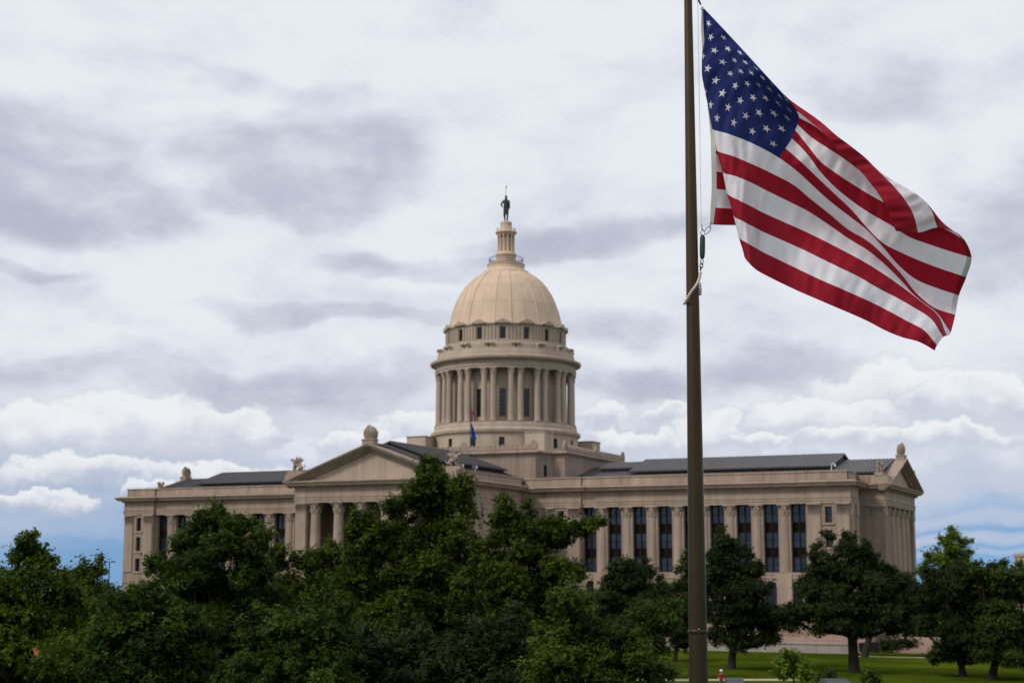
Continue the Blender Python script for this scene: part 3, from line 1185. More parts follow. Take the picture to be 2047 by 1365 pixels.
# square base under the drum -----------------------------------------------
E_, Q_ = 16.0, 12.65
oct_ = [(-Q_, -E_), (Q_, -E_), (Q_, -E_ + 2.0), (E_ - 2.0, -Q_), (E_, -Q_), (E_, Q_), (E_ - 2.0, Q_), (Q_, E_ - 2.0), (Q_, E_), (-Q_, E_), (-Q_, E_ - 2.0), (-E_ + 2.0, Q_),
        (-E_, Q_), (-E_, -Q_), (-E_ + 2.0, -Q_), (-Q_, -E_ + 2.0)]
part('dome_base', MB().prism(oct_, 20.0, 28.6), STONE_W)
part('cornice', MB().sweep(oct_, [(-.3, 28.2), (.04, 28.2), (.04, 28.45), (.22, 28.55), (.30, 28.75), (.62, 28.8), (.62, 29.08), (.45, 29.16), (-1.0, 29.22)]), STONE)
part('roof_deck', MB().prism(oct_, 28.9, 29.2), STONE)
for (xa, ya), (xb, yb) in ((oct_[0], oct_[1]), (oct_[4], oct_[5]), (oct_[12], oct_[13])):
    a, b = Vector((xa, ya)), Vector((xb, yb))
    d = (b - a).normalized()
    nrm = Vector((d.y, -d.x))
    L = (b - a).length
    cr = part('cresting', MB().prism([tuple(a - nrm * .3), tuple(b - nrm * .3), tuple(b - nrm * .02), tuple(a - nrm * .02)], 29.15, 29.62), STONE_S)
    n = 34
    af = MB()
    af.prism([(-.30, 0), (.30, 0), (.34, .22), (.16, .52), (0, .62), (-.16, .52), (-.34, .22)], -.09, .09)
    af.v = [(x_, z_, y_) for x_, y_, z_ in af.v]
    af.f = [tuple(reversed(f)) for f in af.f]
    me = af.mesh('antefix')
    me.materials.append(STONE_S)
    for i in range(n):
        p = a + d * (L * (i + .5) / n) - nrm * .1
        big = 1.75 if i in (0, n - 1, n // 2) else 1.0
        o = obj('antefix', me, None, cr, loc=(p.x, p.y, 29.35), rot=(0, 0, math.atan2(d.y, d.x)), scale=(big * 1.1, 1.8, big * 1.35))
# slit window in the chamfer
part('window', MB().box(13.05, -13.75, 25.4, 13.35, -13.4, 27.0), GLASS_D)
# four stair boxes at the corners of the drum
for sx in (1, -1):
    for sy in (1, -1):
        q = sorted((sx * 8.75, sx * 12.15))
        r_ = sorted((sy * 8.1, sy * 11.5))
        bx_ = part('stair_box', MB().box(q[0], r_[0], 29.1, q[1], r_[1], 32.3), STONE_B)
        part('coping', MB().box(q[0] - .1, r_[0] - .1, 32.3, q[1] + .1, r_[1] + .1, 32.48), STONE, bx_)

# drum -------------------------------------------------------------------------
drum = part('drum', MB().lathe([(9.2, 28.5), (9.2, 44.0)], 48), STONE_DR, smooth=True)


def pieces_with_windows(r0, r1, z0, z1, wz0, wz1, half, nm_wall, mtl, gm, recess, wname='window', bars=True, step=22.5, cnt=16):
    for k in range(cnt):
        az_ = k * step
        wb = MB()
        wb.arc(r0, r1, az_ - step / 2, az_ - half, z0, z1, 4)
        wb.arc(r0, r1, az_ + half, az_ + step / 2, z0, z1, 4)
        wb.arc(r0, r1 - .002, az_ - half, az_ + half, z0, wz0, 2)
        wb.arc(r0, r1 - .002, az_ - half, az_ + half, wz1, z1, 2)
        part(nm_wall, wb, mtl, smooth=True)
        gb = MB()
        rr = r1 - recess
        fr = MB()
        for a0, a1 in ((-half, -half * .84), (half * .84, half), (-half * .07, half * .07)):
            fr.arc(rr - .06, rr + .05, az_ + a0, az_ + a1, wz0, wz1, 1)
        nb = max(2, int((wz1 - wz0) / .62))
        for j in range(nb + 1):
            zc_ = wz0 + (wz1 - wz0) * j / nb
            for a0, a1 in ((-half * .83, -half * .08), (half * .08, half * .83)):
                fr.arc(rr - .055, rr + .04, az_ + a0, az_ + a1, max(wz0, zc_ - .04), min(wz1, zc_ + .04), 1)
        w = part(wname, fr, FRAME)
        for a0, a1 in ((-half * .83, -half * .08), (half * .08, half * .83)):
            part('pane', MB().arc(rr - .02, rr, az_ + a0, az_ + a1, wz0 + .03, wz1 - .03, 1), gm, w)


# base wall of the drum with small square windows
pieces_with_windows(11.2, 11.9, 29.0, 32.45, 30.35, 31.9, 2.15, 'base_wall', STONE_B, GLASS_D, .3)
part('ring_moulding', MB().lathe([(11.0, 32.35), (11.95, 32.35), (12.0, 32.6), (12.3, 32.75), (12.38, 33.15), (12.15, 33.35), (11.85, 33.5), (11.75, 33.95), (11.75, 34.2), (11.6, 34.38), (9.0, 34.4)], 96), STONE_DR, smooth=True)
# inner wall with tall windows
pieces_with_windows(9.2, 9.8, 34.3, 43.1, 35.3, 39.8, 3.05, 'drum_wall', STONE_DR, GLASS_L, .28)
COLD = column_meshes(.50, 42.98 - 34.4, 1.15, 'drum_column', 20, STONE_DR)
for k in range(16):
    for o in (-3.85, 3.85):
        a = R(k * 22.5 + 11.25 + o)
        put_column(COLD, 11.05 * math.sin(a), -11.05 * math.cos(a), 34.4, a, 'drum_column')
part('drum_ceiling', MB().lathe([(9.3, 43.05), (11.6, 43.05), (11.6, 43.3), (9.3, 43.3)], 64, closed=True), STONE_DR)
part('drum_entablature', MB().lathe([(10.3, 42.98), (11.62, 42.98), (11.62, 43.3), (11.70, 43.32), (11.70, 43.6), (11.60, 43.62), (11.60, 44.15), (11.85, 44.22), (12.0, 44.40), (12.42, 44.46), (12.52, 44.75),
                                     (12.50, 44.86), (12.0, 45.05), (11.55, 45.12), (11.45, 45.2), (11.38, 45.9), (11.3, 46.0), (11.3, 46.25), (10.2, 46.3)], 96), STONE_DR, smooth=True)
# attic: steps, paired scroll blocks, windows with small gables
part('attic_step', MB().lathe([(9.5, 45.9), (10.55, 45.9), (10.55, 47.0), (10.42, 47.1), (10.36, 47.55), (9.6, 47.6)], 96), STONE_DR, smooth=True)
for k in range(16):
    for o in (-2.1, 2.1):
        a = k * 22.5 + 11.25 + o
        mb = MB()
        mb.arc(10.5, 11.1, a - 1.5, a + 1.5, 46.25, 46.75, 2)
        mb.arc(10.5, 11.32, a - 1.75, a + 1.75, 46.75, 47.12, 2)
        ar = R(a)
        s, c = math.sin(ar), -math.cos(ar)
        mb.tube([(11.3 * s - .3 * -c, 11.3 * c - .3 * s, 46.94), (11.3 * s + .3 * -c, 11.3 * c + .3 * s, 46.94)], .2, 8)
        part('scroll_block', mb, STONE_B)
pieces_with_windows(9.3, 9.87, 47.5, 50.0, 47.82, 49.76, 2.6, 'attic_wall', STONE_DR, GLASS_D, .25)
part('attic_cornice', MB().lathe([(9.4, 49.95), (9.9, 49.95), (9.94, 50.1), (10.12, 50.18), (10.12, 50.34), (9.7, 50.45), (9.0, 50.5)], 96), STONE_DR, smooth=True)
for k in range(16):
    a = k * 22.5
    mb = MB()
    for s_ in (-1, 1):
        mb.arc(9.86, 10.02, a + s_ * 4.4 - .9, a + s_ * 4.4 + .9, 47.6, 49.97, 1)
    fr = part('window_surround', mb, STONE_DR)
    ar = R(a)
    s, c = math.sin(ar), -math.cos(ar)

    def G(t, rr, z):
        return (rr * s - t * -c * -1 * -1, rr * c + t * s * -1 * -1, z)
    tx, ty = -c, s

    def G(t, rr, z):
        return (rr * s + t * tx, rr * c + t * ty, z)
    gb = MB()
    gb.extr([(-1.3, 50.3), (1.3, 50.3), (1.3, 50.44), (0, 51.02), (-1.3, 50.44)], 9.2, 10.36, lambda st, x, z: G(x, st, z))
    part('gable', gb, STONE_DR, fr)
    for o in (7.8, 11.25, 14.7):
        part('pilaster', MB().arc(9.86, 9.98, a + o - .8, a + o + .8, 47.6, 49.97, 1), STONE_DR)

# dome of stone panels -----------------------------------------------------------
DP = [(9.55, 50.4), (9.42, 50.9), (9.24, 51.55), (9.03, 52.5), (8.84, 53.3), (8.52, 54.3), (8.08, 55.4), (7.52, 56.5), (6.78, 57.65), (6.05, 58.55), (5.15, 59.35), (3.9, 60.15)]


def dome_r(z):
    for (r0, z0), (r1, z1) in zip(DP, DP[1:]):
        if z0 <= z <= z1:
            return r0 + (r1 - r0) * (z - z0) / (z1 - z0)
    return DP[-1][0]


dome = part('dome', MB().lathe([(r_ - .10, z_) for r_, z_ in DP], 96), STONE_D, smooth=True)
rows_z = [50.5, 54.3, 57.2, 60.1]


def dome_panel(a0, a1, z0, z1, o):
    mb = MB()
    na, nz = 3, 4
    vs = []
    for j in range(nz + 1):
        z = z0 + (z1 - z0) * j / nz
        for i in range(na + 1):
            a = R(a0 + (a1 - a0) * i / na)
            for rr in (dome_r(z) - .1, dome_r(z) + o):
                vs.append((rr * math.sin(a), -rr * math.cos(a), z))
    W = (na + 1) * 2
    fs = []
    for j in range(nz):
        for i in range(na):
            p = j * W + i * 2
            fs.append((p + 1, p + 3, p + W + 3, p + W + 1))
    for i in range(na):
        p = i * 2
        fs.append((p, p + 2, p + 3, p + 1))
        q = nz * W + i * 2
        fs.append((q + 1, q + 3, q + 2, q))
    for j in range(nz):
        p = j * W
        fs.append((p + 1, p + W + 1, p + W, p))
        q = j * W + na * 2
        fs.append((q, q + W, q + W + 1, q + 1))
    return mb.add(vs, fs)


for k in range(8):
    c0 = k * 45 + 22.5
    divs = [(c0 - 8.1, c0 + 8.1, .05), (c0 + 8.35, c0 + 22.4, 0.0), (c0 + 22.6, c0 + 36.65, 0.0)]
    for a0, a1, o in divs:
        for z0, z1 in zip(rows_z, rows_z[1:]):
            g0, g1 = a0 + .03, a1 - .03
            part('dome_panel', dome_panel(g0, g1, z0 + .012, z1 - .012, o), STONE_D, dome, smooth=True)
    for e in (-8.22, 8.22):
        a = R(c0 + e)
        pts = [((r_ + .03) * math.sin(a), -(r_ + .03) * math.cos(a), z_) for r_, z_ in DP]
        mb = MB()
        mb.tube([Vector(p) for p in pts], [.10] * len(pts), 6)
        part('rib', mb, STONE_D, dome, smooth=True)

# lantern ---------------------------------------------------------------------------
part('dome_collar', MB().lathe([(3.2, 60.0), (3.95, 60.05), (3.95, 60.25), (3.75, 60.5), (3.2, 60.75), (3.1, 60.95), (3.1, 61.45), (3.2, 61.55), (3.2, 61.72), (1.0, 61.74)], 64), STONE_D, smooth=True)
lan = part('lantern', MB().lathe([(1.64, 61.7), (1.64, 63.1), (1.72, 63.2), (1.78, 63.45), (1.6, 63.6), (1.55, 63.86), (.92, 63.88), (.92, 66.75), (1.5, 66.78), (1.52, 67.0), (1.78, 67.1), (1.82, 67.3), (1.6, 67.48),
                                  (1.1, 67.6), (1.03, 67.75), (.95, 68.5), (.95, 68.7), (1.0, 68.74), (1.0, 68.9), (.9, 69.08), (.2, 69.1)], 40), STONE_D, smooth=True)
for k in range(12):
    a = R(k * 30 + 8)
    part('lantern_column', MB().lathe([(.20, 63.86), (.20, 63.96), (.165, 64.0), (.15, 66.5), (.20, 66.6), (.21, 66.79)], 10, 1.32 * math.sin(a), -1.32 * math.cos(a)), STONE_D, lan, smooth=True)
for k in range(12):
    a = R(k * 30 + 20)
    part('finial', MB().lathe([(.09, 67.4), (.06, 67.6), (.10, 67.78), (.05, 67.95), (.02, 68.1)], 8, 1.52 * math.sin(a), -1.52 * math.cos(a)), STONE_D, lan, smooth=True)
rl = MB()
for zz in (61.85, 62.82):
    pts = [(2.85 * math.cos(2 * math.pi * i / 40), 2.85 * math.sin(2 * math.pi * i / 40), zz) for i in range(41)]
    rl.tube(pts, .035, 6)
rail = part('railing', rl, IRON)
bm_ = MB().tube([(0, 0, 61.72), (0, 0, 62.82)], .018, 5).mesh('rail_post')
bm_.materials.append(IRON)
for k in range(60):
    a = 2 * math.pi * k / 60
    obj('rail_post', bm_, None, rail, loc=(2.85 * math.cos(a), 2.85 * math.sin(a), 0))

# carved palmettes on the gable tips ---------------------------------------------------
def palmette(x, y, z, rot, sc=1.0, nm='acroterion'):
    b = MB()
    b.box(-1.05, -.75, -.4, 1.05, .75, .55)
    b.box(-1.15, -.85, .55, 1.15, .85, .75)
    p = part(nm, b, STONE_S, loc=(x, y, z), rot=(0, 0, rot), scale=(sc, sc, sc))
    for k in range(-5, 6):
        a = k * R(18)
        mb = MB()
        pts, rd = [], []
        for i in range(7):
            t = i / 6
            rad = .80 + .34 * math.sin(t * math.pi * .55)
            lean = 1 - .42 * max(0, t - .6) / .4
            hh = .7 + (2.35 - abs(k) * .10) * t
            pts.append((rad * math.sin(a) * lean * 1.08, -rad * math.cos(a) * .95 * lean + .35, hh))
            rd.append(.20 * (1 - .75 * max(0, t - .35)))
        mb.tube(pts, rd, 7)
        obj('leaf', mb, STONE_S, p, True)
    return p


palmette(0, AY - .55, 28.35, 0, .86)
palmette(EX + .35, 0, 27.35, R(90), .80)
palmette(-EX - .35, 0, 27.35, R(-90), .80)


# stone corner beasts: winged lions seated on the parapet corners
def skin_mesh(name, verts, edges, radii, root=0, sub=1):
    me = bpy.data.meshes.new(name)
    me.from_pydata(verts, edges, [])
    o = bpy.data.objects.new(name, me)
    COL.objects.link(o)
    sk = o.modifiers.new('skin', 'SKIN')
    for i, rr in enumerate(radii):
        sv = me.skin_vertices[0].data[i]
        sv.radius = (rr, rr) if not hasattr(rr, '__len__') else rr
        sv.use_root = (i == root)
    sk.use_smooth_shade = True
    ss = o.modifiers.new('sub', 'SUBSURF')
    ss.levels = sub
    ss.render_levels = sub
    dg = bpy.context.evaluated_depsgraph_get()
    me2 = bpy.data.meshes.new_from_object(o.evaluated_get(dg))
    bpy.data.objects.remove(o)
    setsmooth(me2, 60)
    return me2


def beast_mesh():
    V = [(-.75, 0, .75), (-.2, 0, .95), (.35, 0, 1.25), (.62, 0, 1.62), (.98, 0, 1.78), (1.22, 0, 1.66),       # trunk, neck, head, muzzle
         (-.62, .32, .42), (-.25, .36, .12), (-.62, -.32, .42), (-.25, -.36, .12),                         # haunches
         (.42, .24, .72), (.50, .24, .08), (.42, -.24, .72), (.50, -.24, .08),                            # forelegs
         (-1.05, .05, .5), (-1.35, .1, .62), (-1.42, .1, .95)]                                             # tail
    Eg = [(0, 1), (1, 2), (2, 3), (3, 4), (4, 5), (0, 6), (6, 7), (0, 8), (8, 9), (2, 10), (10, 11), (2, 12), (12, 13), (0, 14), (14, 15), (15, 16)]
    rr = [.36, .34, .38, .28, .25, .15, .24, .13, .24, .13, .17, .12, .17, .12, .11, .08, .12]
    return skin_mesh('winged_lion_body', V, Eg, rr, 1)


BEAST = beast_mesh()
BEAST.materials.append(STONE_S)
wingm = MB()
for s_ in (1, -1):
    for k in range(5):
        t = k / 4
        wingm.tube([(.25 - .25 * t, s_ * .30, 1.15), (-.05 - .45 * t, s_ * (.42 + .05 * t), 1.65 - .12 * t), (-.15 - .75 * t, s_ * .45, 2.25 - .45 * t)], [.12, .13, .03], 5)
WING = wingm.mesh('wings')
WING.materials.append(STONE_S)


def beast(x, y, z, rot, label, sc=1.0):
    t = thing('stone_winged_lion', label, 'statue', (x, y, z), 'winged stone lions on the roof corners', rot)
    o = obj('body', BEAST, None, t, scale=(sc, sc, sc))
    obj('wings', WING, None, t, scale=(sc, sc, sc))
    obj('pedestal', MB().box(-1.3 * sc, -.7 * sc, -.5, 1.3 * sc, .7 * sc, .02), STONE, t)


beast(-12.5, AY + .5, 24.95, R(180), 'carved winged lion at the left foot of the large front gable', .95)
beast(12.6, AY + .5, 24.95, R(0), 'carved winged lion at the right foot of the large front gable, below the drum', .95)
beast(EX - .5, -11.1, 24.75, R(-90), 'carved winged lion at the near foot of the right end gable', .8)
beast(EX - .2, 11.4, 24.75, R(90), 'carved winged lion at the far foot of the right end gable', .8)
beast(-61.2, -11.1, 24.7, R(-90), 'small carved winged lion on the far left parapet', .8)
for px_, py_, x0 in ((-12.6, AY - .2, 0),):
    pass
# corner blocks under the front beasts
for s_ in (1, -1):
    q = sorted((s_ * 11.6, s_ * 13.7))
    part('corner_block', MB().taper(q[0], AY - .9, ZT + AZ - .02, q[1], AY + 1.9, 24.46, .05), STONE)
    q = sorted((s_ * (EX - 1.6), s_ * (EX + .9)))
    for sy in (-1, 1):
        ys = sorted((sy * 10.2, sy * 12.1))
        part('corner_block', MB().taper(q[0], ys[0], ZT - .02, q[1], ys[1], 24.27, .05), STONE)
q = (-62.3, -12.2, -60.0, -10.0)
part('corner_block', MB().box(q[0], q[1], 23.2, q[2], q[3], 24.22), STONE)


# bronze figure on the lantern
def guardian():
    z0 = 69.1
    t = thing('bronze_statue', 'dark bronze standing figure with a tall spear on top of the dome', 'statue', (0, 0, z0), rotz=YAW + R(180))
    h = 4.55
    k = h / 1.80
    V = [(0, 0, .98), (0, .02, 1.20), (0, .0, 1.40), (.0, -.02, 1.52), (.01, -.04, 1.62), (.01, -.05, 1.73),
         (.10, 0, .92), (.12, -.05, .50), (.08, .02, .08), (.08, -.14, .03),
         (-.10, 0, .92), (-.09, .06, .50), (-.07, .12, .08), (-.09, -.03, .03),
         (.20, 0, 1.42), (.34, .06, 1.18), (.24, -.12, 1.02),
         (-.18, 0, 1.42), (-.205, .03, 1.14), (-.215, -.04, .88)]
    Eg = [(0, 1), (1, 2), (2, 3), (3, 4), (4, 5), (0, 6), (6, 7), (7, 8), (8, 9), (0, 10), (10, 11), (11, 12), (12, 13), (2, 14), (14, 15), (15, 16), (2, 17), (17, 18), (18, 19)]
    rr = [.155, .15, .165, .07, .105, .08, .10, .075, .05, .04, .10, .075, .05, .04, .075, .06, .045, .075, .06, .045]
    me = skin_mesh('statue_body', [tuple(c * k for c in v) for v in V], Eg, [r_ * k for r_ in rr], 0)
    me.materials.append(BRONZE)
    obj('body', me, None, t)
    mb = MB()
    mb.tube([(.05 * k, -.16 * k, .05), (.045 * k, -.02 * k, 1.8 * k), (.0, .0, 6.05)], [.035, .035, .03], 6)
    mb.tube([(0, 0, 5.75), (-.02, 0, 6.0), (0, 0, 6.42)], [.02, .10, .005], 5)
    obj('spear', mb, BRONZE, t)
    mb = MB()
    mb.lathe([(.02, 1.70 * k), (.10 * k, 1.72 * k), (.09 * k, 1.78 * k), (.03 * k, 1.83 * k)], 10, .01 * k, -.05 * k)
    mb.add([(-.02 * k, .05 * k, 1.78 * k), (.05 * k, .05 * k, 1.78 * k), (.07 * k, .16 * k, 1.5 * k), (-.05 * k, .16 * k, 1.5 * k), (.015 * k, .12 * k, 1.75 * k)], [(0, 1, 4), (1, 2, 4), (2, 3, 4), (3, 0, 4)])
    obj('headdress', mb, BRONZE, t)
    mb = MB()
    mb.add([(-.17 * k, -.13 * k, 1.0 * k), (.17 * k, -.13 * k, 1.0 * k), (.19 * k, .13 * k, 1.0 * k), (-.19 * k, .13 * k, 1.0 * k), (-.16 * k, -.10 * k, .55 * k), (.18 * k, -.12 * k, .52 * k), (.17 * k, .12 * k, .50 * k), (-.15 * k, .14 * k, .52 * k)],
           [(0, 1, 5, 4), (1, 2, 6, 5), (2, 3, 7, 6), (3, 0, 4, 7)])
    obj('robe', mb, BRONZE, t)


guardian()


# flagstaff with two drooping flags in front of the drum
def cloth_mat(name, col, trans=.3, var=.04, weave=True):
    m = bpy.data.materials.new(name)
    m.use_nodes = True
    g = NT(m.node_tree)
    g.n.clear()
    out = g.node('ShaderNodeOutputMaterial')
    pos = g.node('ShaderNodeNewGeometry').outputs['Position']
    k = g.lin(g.noise(pos, 6.0, 4, .6), .3, .7, 1 - var, 1 + var)
    cc = g.xyz(k, k, k)
    c = g.mix(1.0, c4(col), cc, 'MULTIPLY')
    d = g.node('ShaderNodeBsdfPrincipled')
    g.l.new(c, d.inputs['Base Color'])
    d.inputs['Roughness'].default_value = .7
    d.inputs['Specular IOR Level'].default_value = .2
    if weave:
        bn = g.node('ShaderNodeBump')
        bn.inputs['Strength'].default_value = .6
        bn.inputs['Distance'].default_value = .012
        g.l.new(g.noise(pos, 14, 5, .55, 2.0, .6), bn.inputs['Height'])
        g.l.new(bn.outputs[0], d.inputs['Normal'])
    t = g.node('ShaderNodeBsdfTranslucent')
    g.l.new(c, t.inputs[0])
    mx = g.node('ShaderNodeMixShader')
    mx.inputs[0].default_value = trans
    g.l.new(d.outputs[0], mx.inputs[1])
    g.l.new(t.outputs[0], mx.inputs[2])
    g.l.new(mx.outputs[0], out.inputs[0])
    return m


RED = cloth_mat('flag_red', (.36, .011, .028), .28)
WHT = cloth_mat('flag_white', (.90, .86, .91), .30)
BLU = cloth_mat('flag_blue', (.016, .028, .140), .25)
STATE = cloth_mat('flag_state_blue', (.01, .09, .42))

st = thing('flagstaff', 'slim dark staff rising in front of the columned drum', 'flagpole', (1.1, -15.0, 29.2))
obj('staff', MB().tube([(0, 0, 0), (0, 0, 9.9)], [.10, .06], 8), IRON, st)
obj('ball', MB().lathe([(.02, 9.9), (.10, 9.97), (.12, 10.05), (.08, 10.15), (.01, 10.18)], 8), IRON, st)


def limp(name, z0, z1, wid, mats, label, cat):
    t = thing(name, label, cat, (1.1, -15.0, 29.2))
    for si, mt in enumerate(mats):
        mb = MB()
        nz, nx = 10, 7
        vs = []
        a0, a1 = si / len(mats), (si + 1) / len(mats)
        for j in range(nz + 1):
            tz = j / nz
            for i in range(nx + 1):
                u_ = a0 + (a1 - a0) * i / nx
                w_ = wid * (.28 + .72 * tz)
                vs.append((.08 + u_ * w_, .16 * math.sin(u_ * 15 + 1.5 * tz), z1 - (z1 - z0) * tz - .55 * u_ * (1 - .5 * tz)))
        fs = [(j * (nx + 1) + i, j * (nx + 1) + i + 1, (j + 1) * (nx + 1) + i + 1, (j + 1) * (nx + 1) + i) for j in range(nz) for i in range(nx)]
        mb.add(vs, fs)
        obj('fold' if len(mats) > 1 else 'cloth', mb, mt, t, True)


limp('small_flag', 4.9, 7.0, .75, [BLU, RED, WHT, RED], 'small limp red and white flag on the staff before the drum', 'flag')
limp('state_flag', 2.2, 4.6, 1.05, [STATE], 'small limp blue flag hanging low on the staff before the drum', 'flag')

# lamps on the roof edge
gl_ = thing('gooseneck_lamp', 'white gooseneck lamp on the right wing parapet', 'lamp', (58.6, -19.6, 24.6))
obj('neck', MB().tube([(0, 0, 0), (0, 0, .75), (.12, 0, .98), (.35, 0, 1.02), (.5, 0, .85)], .055, 6), WHITE_P, gl_)
obj('lamp_head', MB().lathe([(.05, .85), (.14, .72), (.15, .6), (.02, .58)], 10, .5, 0), WHITE_P, gl_)
for i_, (x_, y_) in enumerate(((11.9, -39.2), (12.1, -35.4))):
    f_ = thing('floodlight', 'white floodlight on the portico parapet, %s the winged lion' % ('left of' if i_ == 0 else 'right of'), 'lamp', (x_, y_, 24.7), 'floodlights on the portico parapet')
    obj('bracket', MB().tube([(0, 0, 0), (0, 0, .45)], .05, 6), WHITE_P, f_)
    obj('head', MB().box(-.28, -.3, .45, .28, .15, .8), WHITE_P, f_)
    obj('lens', MB().box(-.24, -.33, .48, .24, -.302, .77), GLASS_D, f_)

# ------------------------------------------------------------------ terrace and walls before the right wing
def retaining_wall():
    y = -30.0
    t = thing('retaining_wall', 'low grey stone wall of upright slabs along the lawn', 'wall', (46, y, GZ))
    x0, x1 = -22.0, 17.4
    obj('core', MB().box(x0, .12, 0, x1, .6, 1.15), GRANITE_G, t)
    n = 24
    w = (x1 - x0) / n
    for i in range(n):
        obj('slab', MB().box(x0 + i * w + .015, -.01 * (i % 3), 0, x0 + (i + 1) * w - .015, .118, 1.1), GRANITE_G, t)
    obj('coping', MB().box(x0 - .05, -.12, 1.11, x1 + .05, .7, 1.33), GRANITE_G, t)


retaining_wall()


def terrace():
    t = thing('terrace', 'pink granite terrace with steps below the right wing', 'terrace', (46, -26, GZ))
    obj('platform', MB().box(-24, 0, 0, 18.0, 6.0, 1.62), GRANITE, t)
    obj('step', MB().box(-24, -.9, 0, 18.0, -.002, 1.1), GRANITE, t)
    obj('plinth', MB().box(10.5, .3, 1.62, 16.6, 3.5, 3.0), GRANITE, t)
    obj('coping', MB().box(10.3, .1, 3.0, 16.8, 3.7, 3.2), GRANITE, t)
    b = thing('balustrade', 'short pink stone balustrade between the trees under the right wing', 'balustrade', (46, -25.4, GZ + 1.62))
    obj('base_rail', MB().box(-20, -.2, 0, 9.9, .2, .22), GRANITE, b)
    obj('top_rail', MB().box(-20, -.22, .92, 9.9, .22, 1.10), GRANITE, b)
    me = MB().lathe([(.07, .22), (.12, .26), (.12, .32), (.07, .38), (.13, .52), (.12, .62), (.06, .78), (.10, .86), (.10, .92)], 8).mesh('baluster')
    me.materials.append(GRANITE)
    x = -19.6
    k = 0
    while x < 9.7:
        if k % 9 == 8:
            obj('pedestal', MB().box(x - .2, -.21, .22, x + .25, .21, .919), GRANITE, b)
        else:
            obj('baluster', me, None, b, loc=(x, 0, 0))
        x += .42
        k += 1
    s = thing('garden_steps', 'broad pale steps at the far right below the end porch', 'steps', (72, -24, GZ))
    for i in range(6):
        obj('step', MB().box(-5, i * .45, 0, 5, 6, .30 * (i + 1)), GRANITE, s)


terrace()

sg = thing('dark_board', 'dark flat board standing on the lawn beside a tree trunk', 'sign', (at(1738, 1300, 199)[0], at(1738, 1300, 199)[1], GZ), rotz=R(14))
obj('panel', MB().box(-1.25, -.08, .35, 1.25, .08, 1.5), SIGNM, sg, rot=(0, R(-4), 0))
for s_ in (-1, 1):
    obj('post', MB().box(s_ * .95 - .06, .085, 0, s_ * .95 + .06, .2, 1.4), SIGNM, sg)


# ------------------------------------------------------------------ trees
RNG = np.random.default_rng(11)


def leaf_cloud(name, lobes, size, dens, mat_, parent, per=9, flat=.55, seed=0):
    """lobes: array of (x, y, z, rx, ry, rz). Leaves grow in short sprays over and inside every lobe."""
    rng = np.random.default_rng(seed)
    lobes = np.asarray(lobes, float)
    # break every lobe into flattened boughs with hollows between them
    sub = []
    for lb in lobes:
        r0 = lb[3]
        ns = int(np.clip(4 + 5 * r0 / (size * 7), 4, 11))
        dd = rng.normal(size=(ns, 3))
        dd /= np.linalg.norm(dd, axis=1)[:, None]
        dd[:, 2] = np.where(dd[:, 2] < -.5, -dd[:, 2], dd[:, 2])
        tl = rng.uniform(0, .5)
        for v in dd:
            rs = r0 * rng.uniform(.30, .50)
            sub.append((*(lb[:3] + v * (r0 * .68)), rs, rs, rs * .58, tl + rng.uniform(-.12, .22)))
        sub.append((lb[0], lb[1], lb[2] - .1 * r0, r0 * .58, r0 * .58, r0 * .50, .05))  # core leaves tinted darkest, painting the shade inside the crown
    lobes = np.array(sub)
    rad = lobes[:, 3]
    nt = np.maximum(4, (dens * rad ** 2 / per)).astype(int)
    idx = np.repeat(np.arange(len(lobes)), nt)
    T = len(idx)
    d = rng.normal(size=(T, 3))
    d /= np.linalg.norm(d, axis=1)[:, None]
    d[:, 2] = np.where(d[:, 2] < -.35, -d[:, 2] * .8, d[:, 2])
    rho = rng.uniform(.30, 1.0, T) ** .40
    base = lobes[idx, :3] + d * lobes[idx, 3:6] * rho[:, None]
    tw = d + rng.normal(size=(T, 3)) * .35 + np.array([0, 0, .30])
    tw /= np.linalg.norm(tw, axis=1)[:, None]
    TL = size * rng.uniform(.8, 3.4, T)
    base = np.repeat(base, per, 0)
    tw = np.repeat(tw, per, 0)
    dn = np.repeat(d, per, 0)
    L = np.repeat(TL, per)
    N = len(base)
    t = rng.uniform(-.15, 1.0, N)
    pos = base + tw * (t * L)[:, None] + rng.normal(size=(N, 3)) * size * .45
    # leaves lie roughly along the skin of the bough, so its top catches the sky and its underside does not
    nr = dn * .75 + np.array([0, 0, .55]) + rng.normal(size=(N, 3)) * .42
    nr /= np.linalg.norm(nr, axis=1)[:, None]
    ax = tw + rng.normal(size=(N, 3)) * .9
    ax -= nr * np.sum(ax * nr, axis=1)[:, None]
    ax /= (np.linalg.norm(ax, axis=1)[:, None] + 1e-9)
    sd = np.cross(ax, nr)
    s = size * rng.uniform(.55, 1.4, N)[:, None]
    V = np.empty((N, 3, 3))
    V[:, 0] = pos - ax * s * .55
    V[:, 1] = pos + sd * s * .46 + ax * s * .12
    V[:, 2] = pos - sd * s * .34 + ax * s * .55
    me = bpy.data.meshes.new(name)
    me.vertices.add(N * 3)
    me.vertices.foreach_set('co', V.reshape(-1))
    me.loops.add(N * 3)
    me.loops.foreach_set('vertex_index', np.arange(N * 3, dtype=np.int32))
    me.polygons.add(N)
    me.polygons.foreach_set('loop_start', np.arange(0, N * 3, 3, dtype=np.int32))
    me.polygons.foreach_set('loop_total', np.full(N, 3, np.int32))
    me.update()
    at_ = me.attributes.new('tint', 'FLOAT', 'FACE')
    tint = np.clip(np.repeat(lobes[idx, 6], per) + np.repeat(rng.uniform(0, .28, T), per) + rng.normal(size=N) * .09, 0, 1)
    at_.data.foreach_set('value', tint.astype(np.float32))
    me.materials.append(mat_)
    o = bpy.data.objects.new(name, me)
    COL.objects.link(o)
    o.parent = parent
    return o


TREE_N = [0]


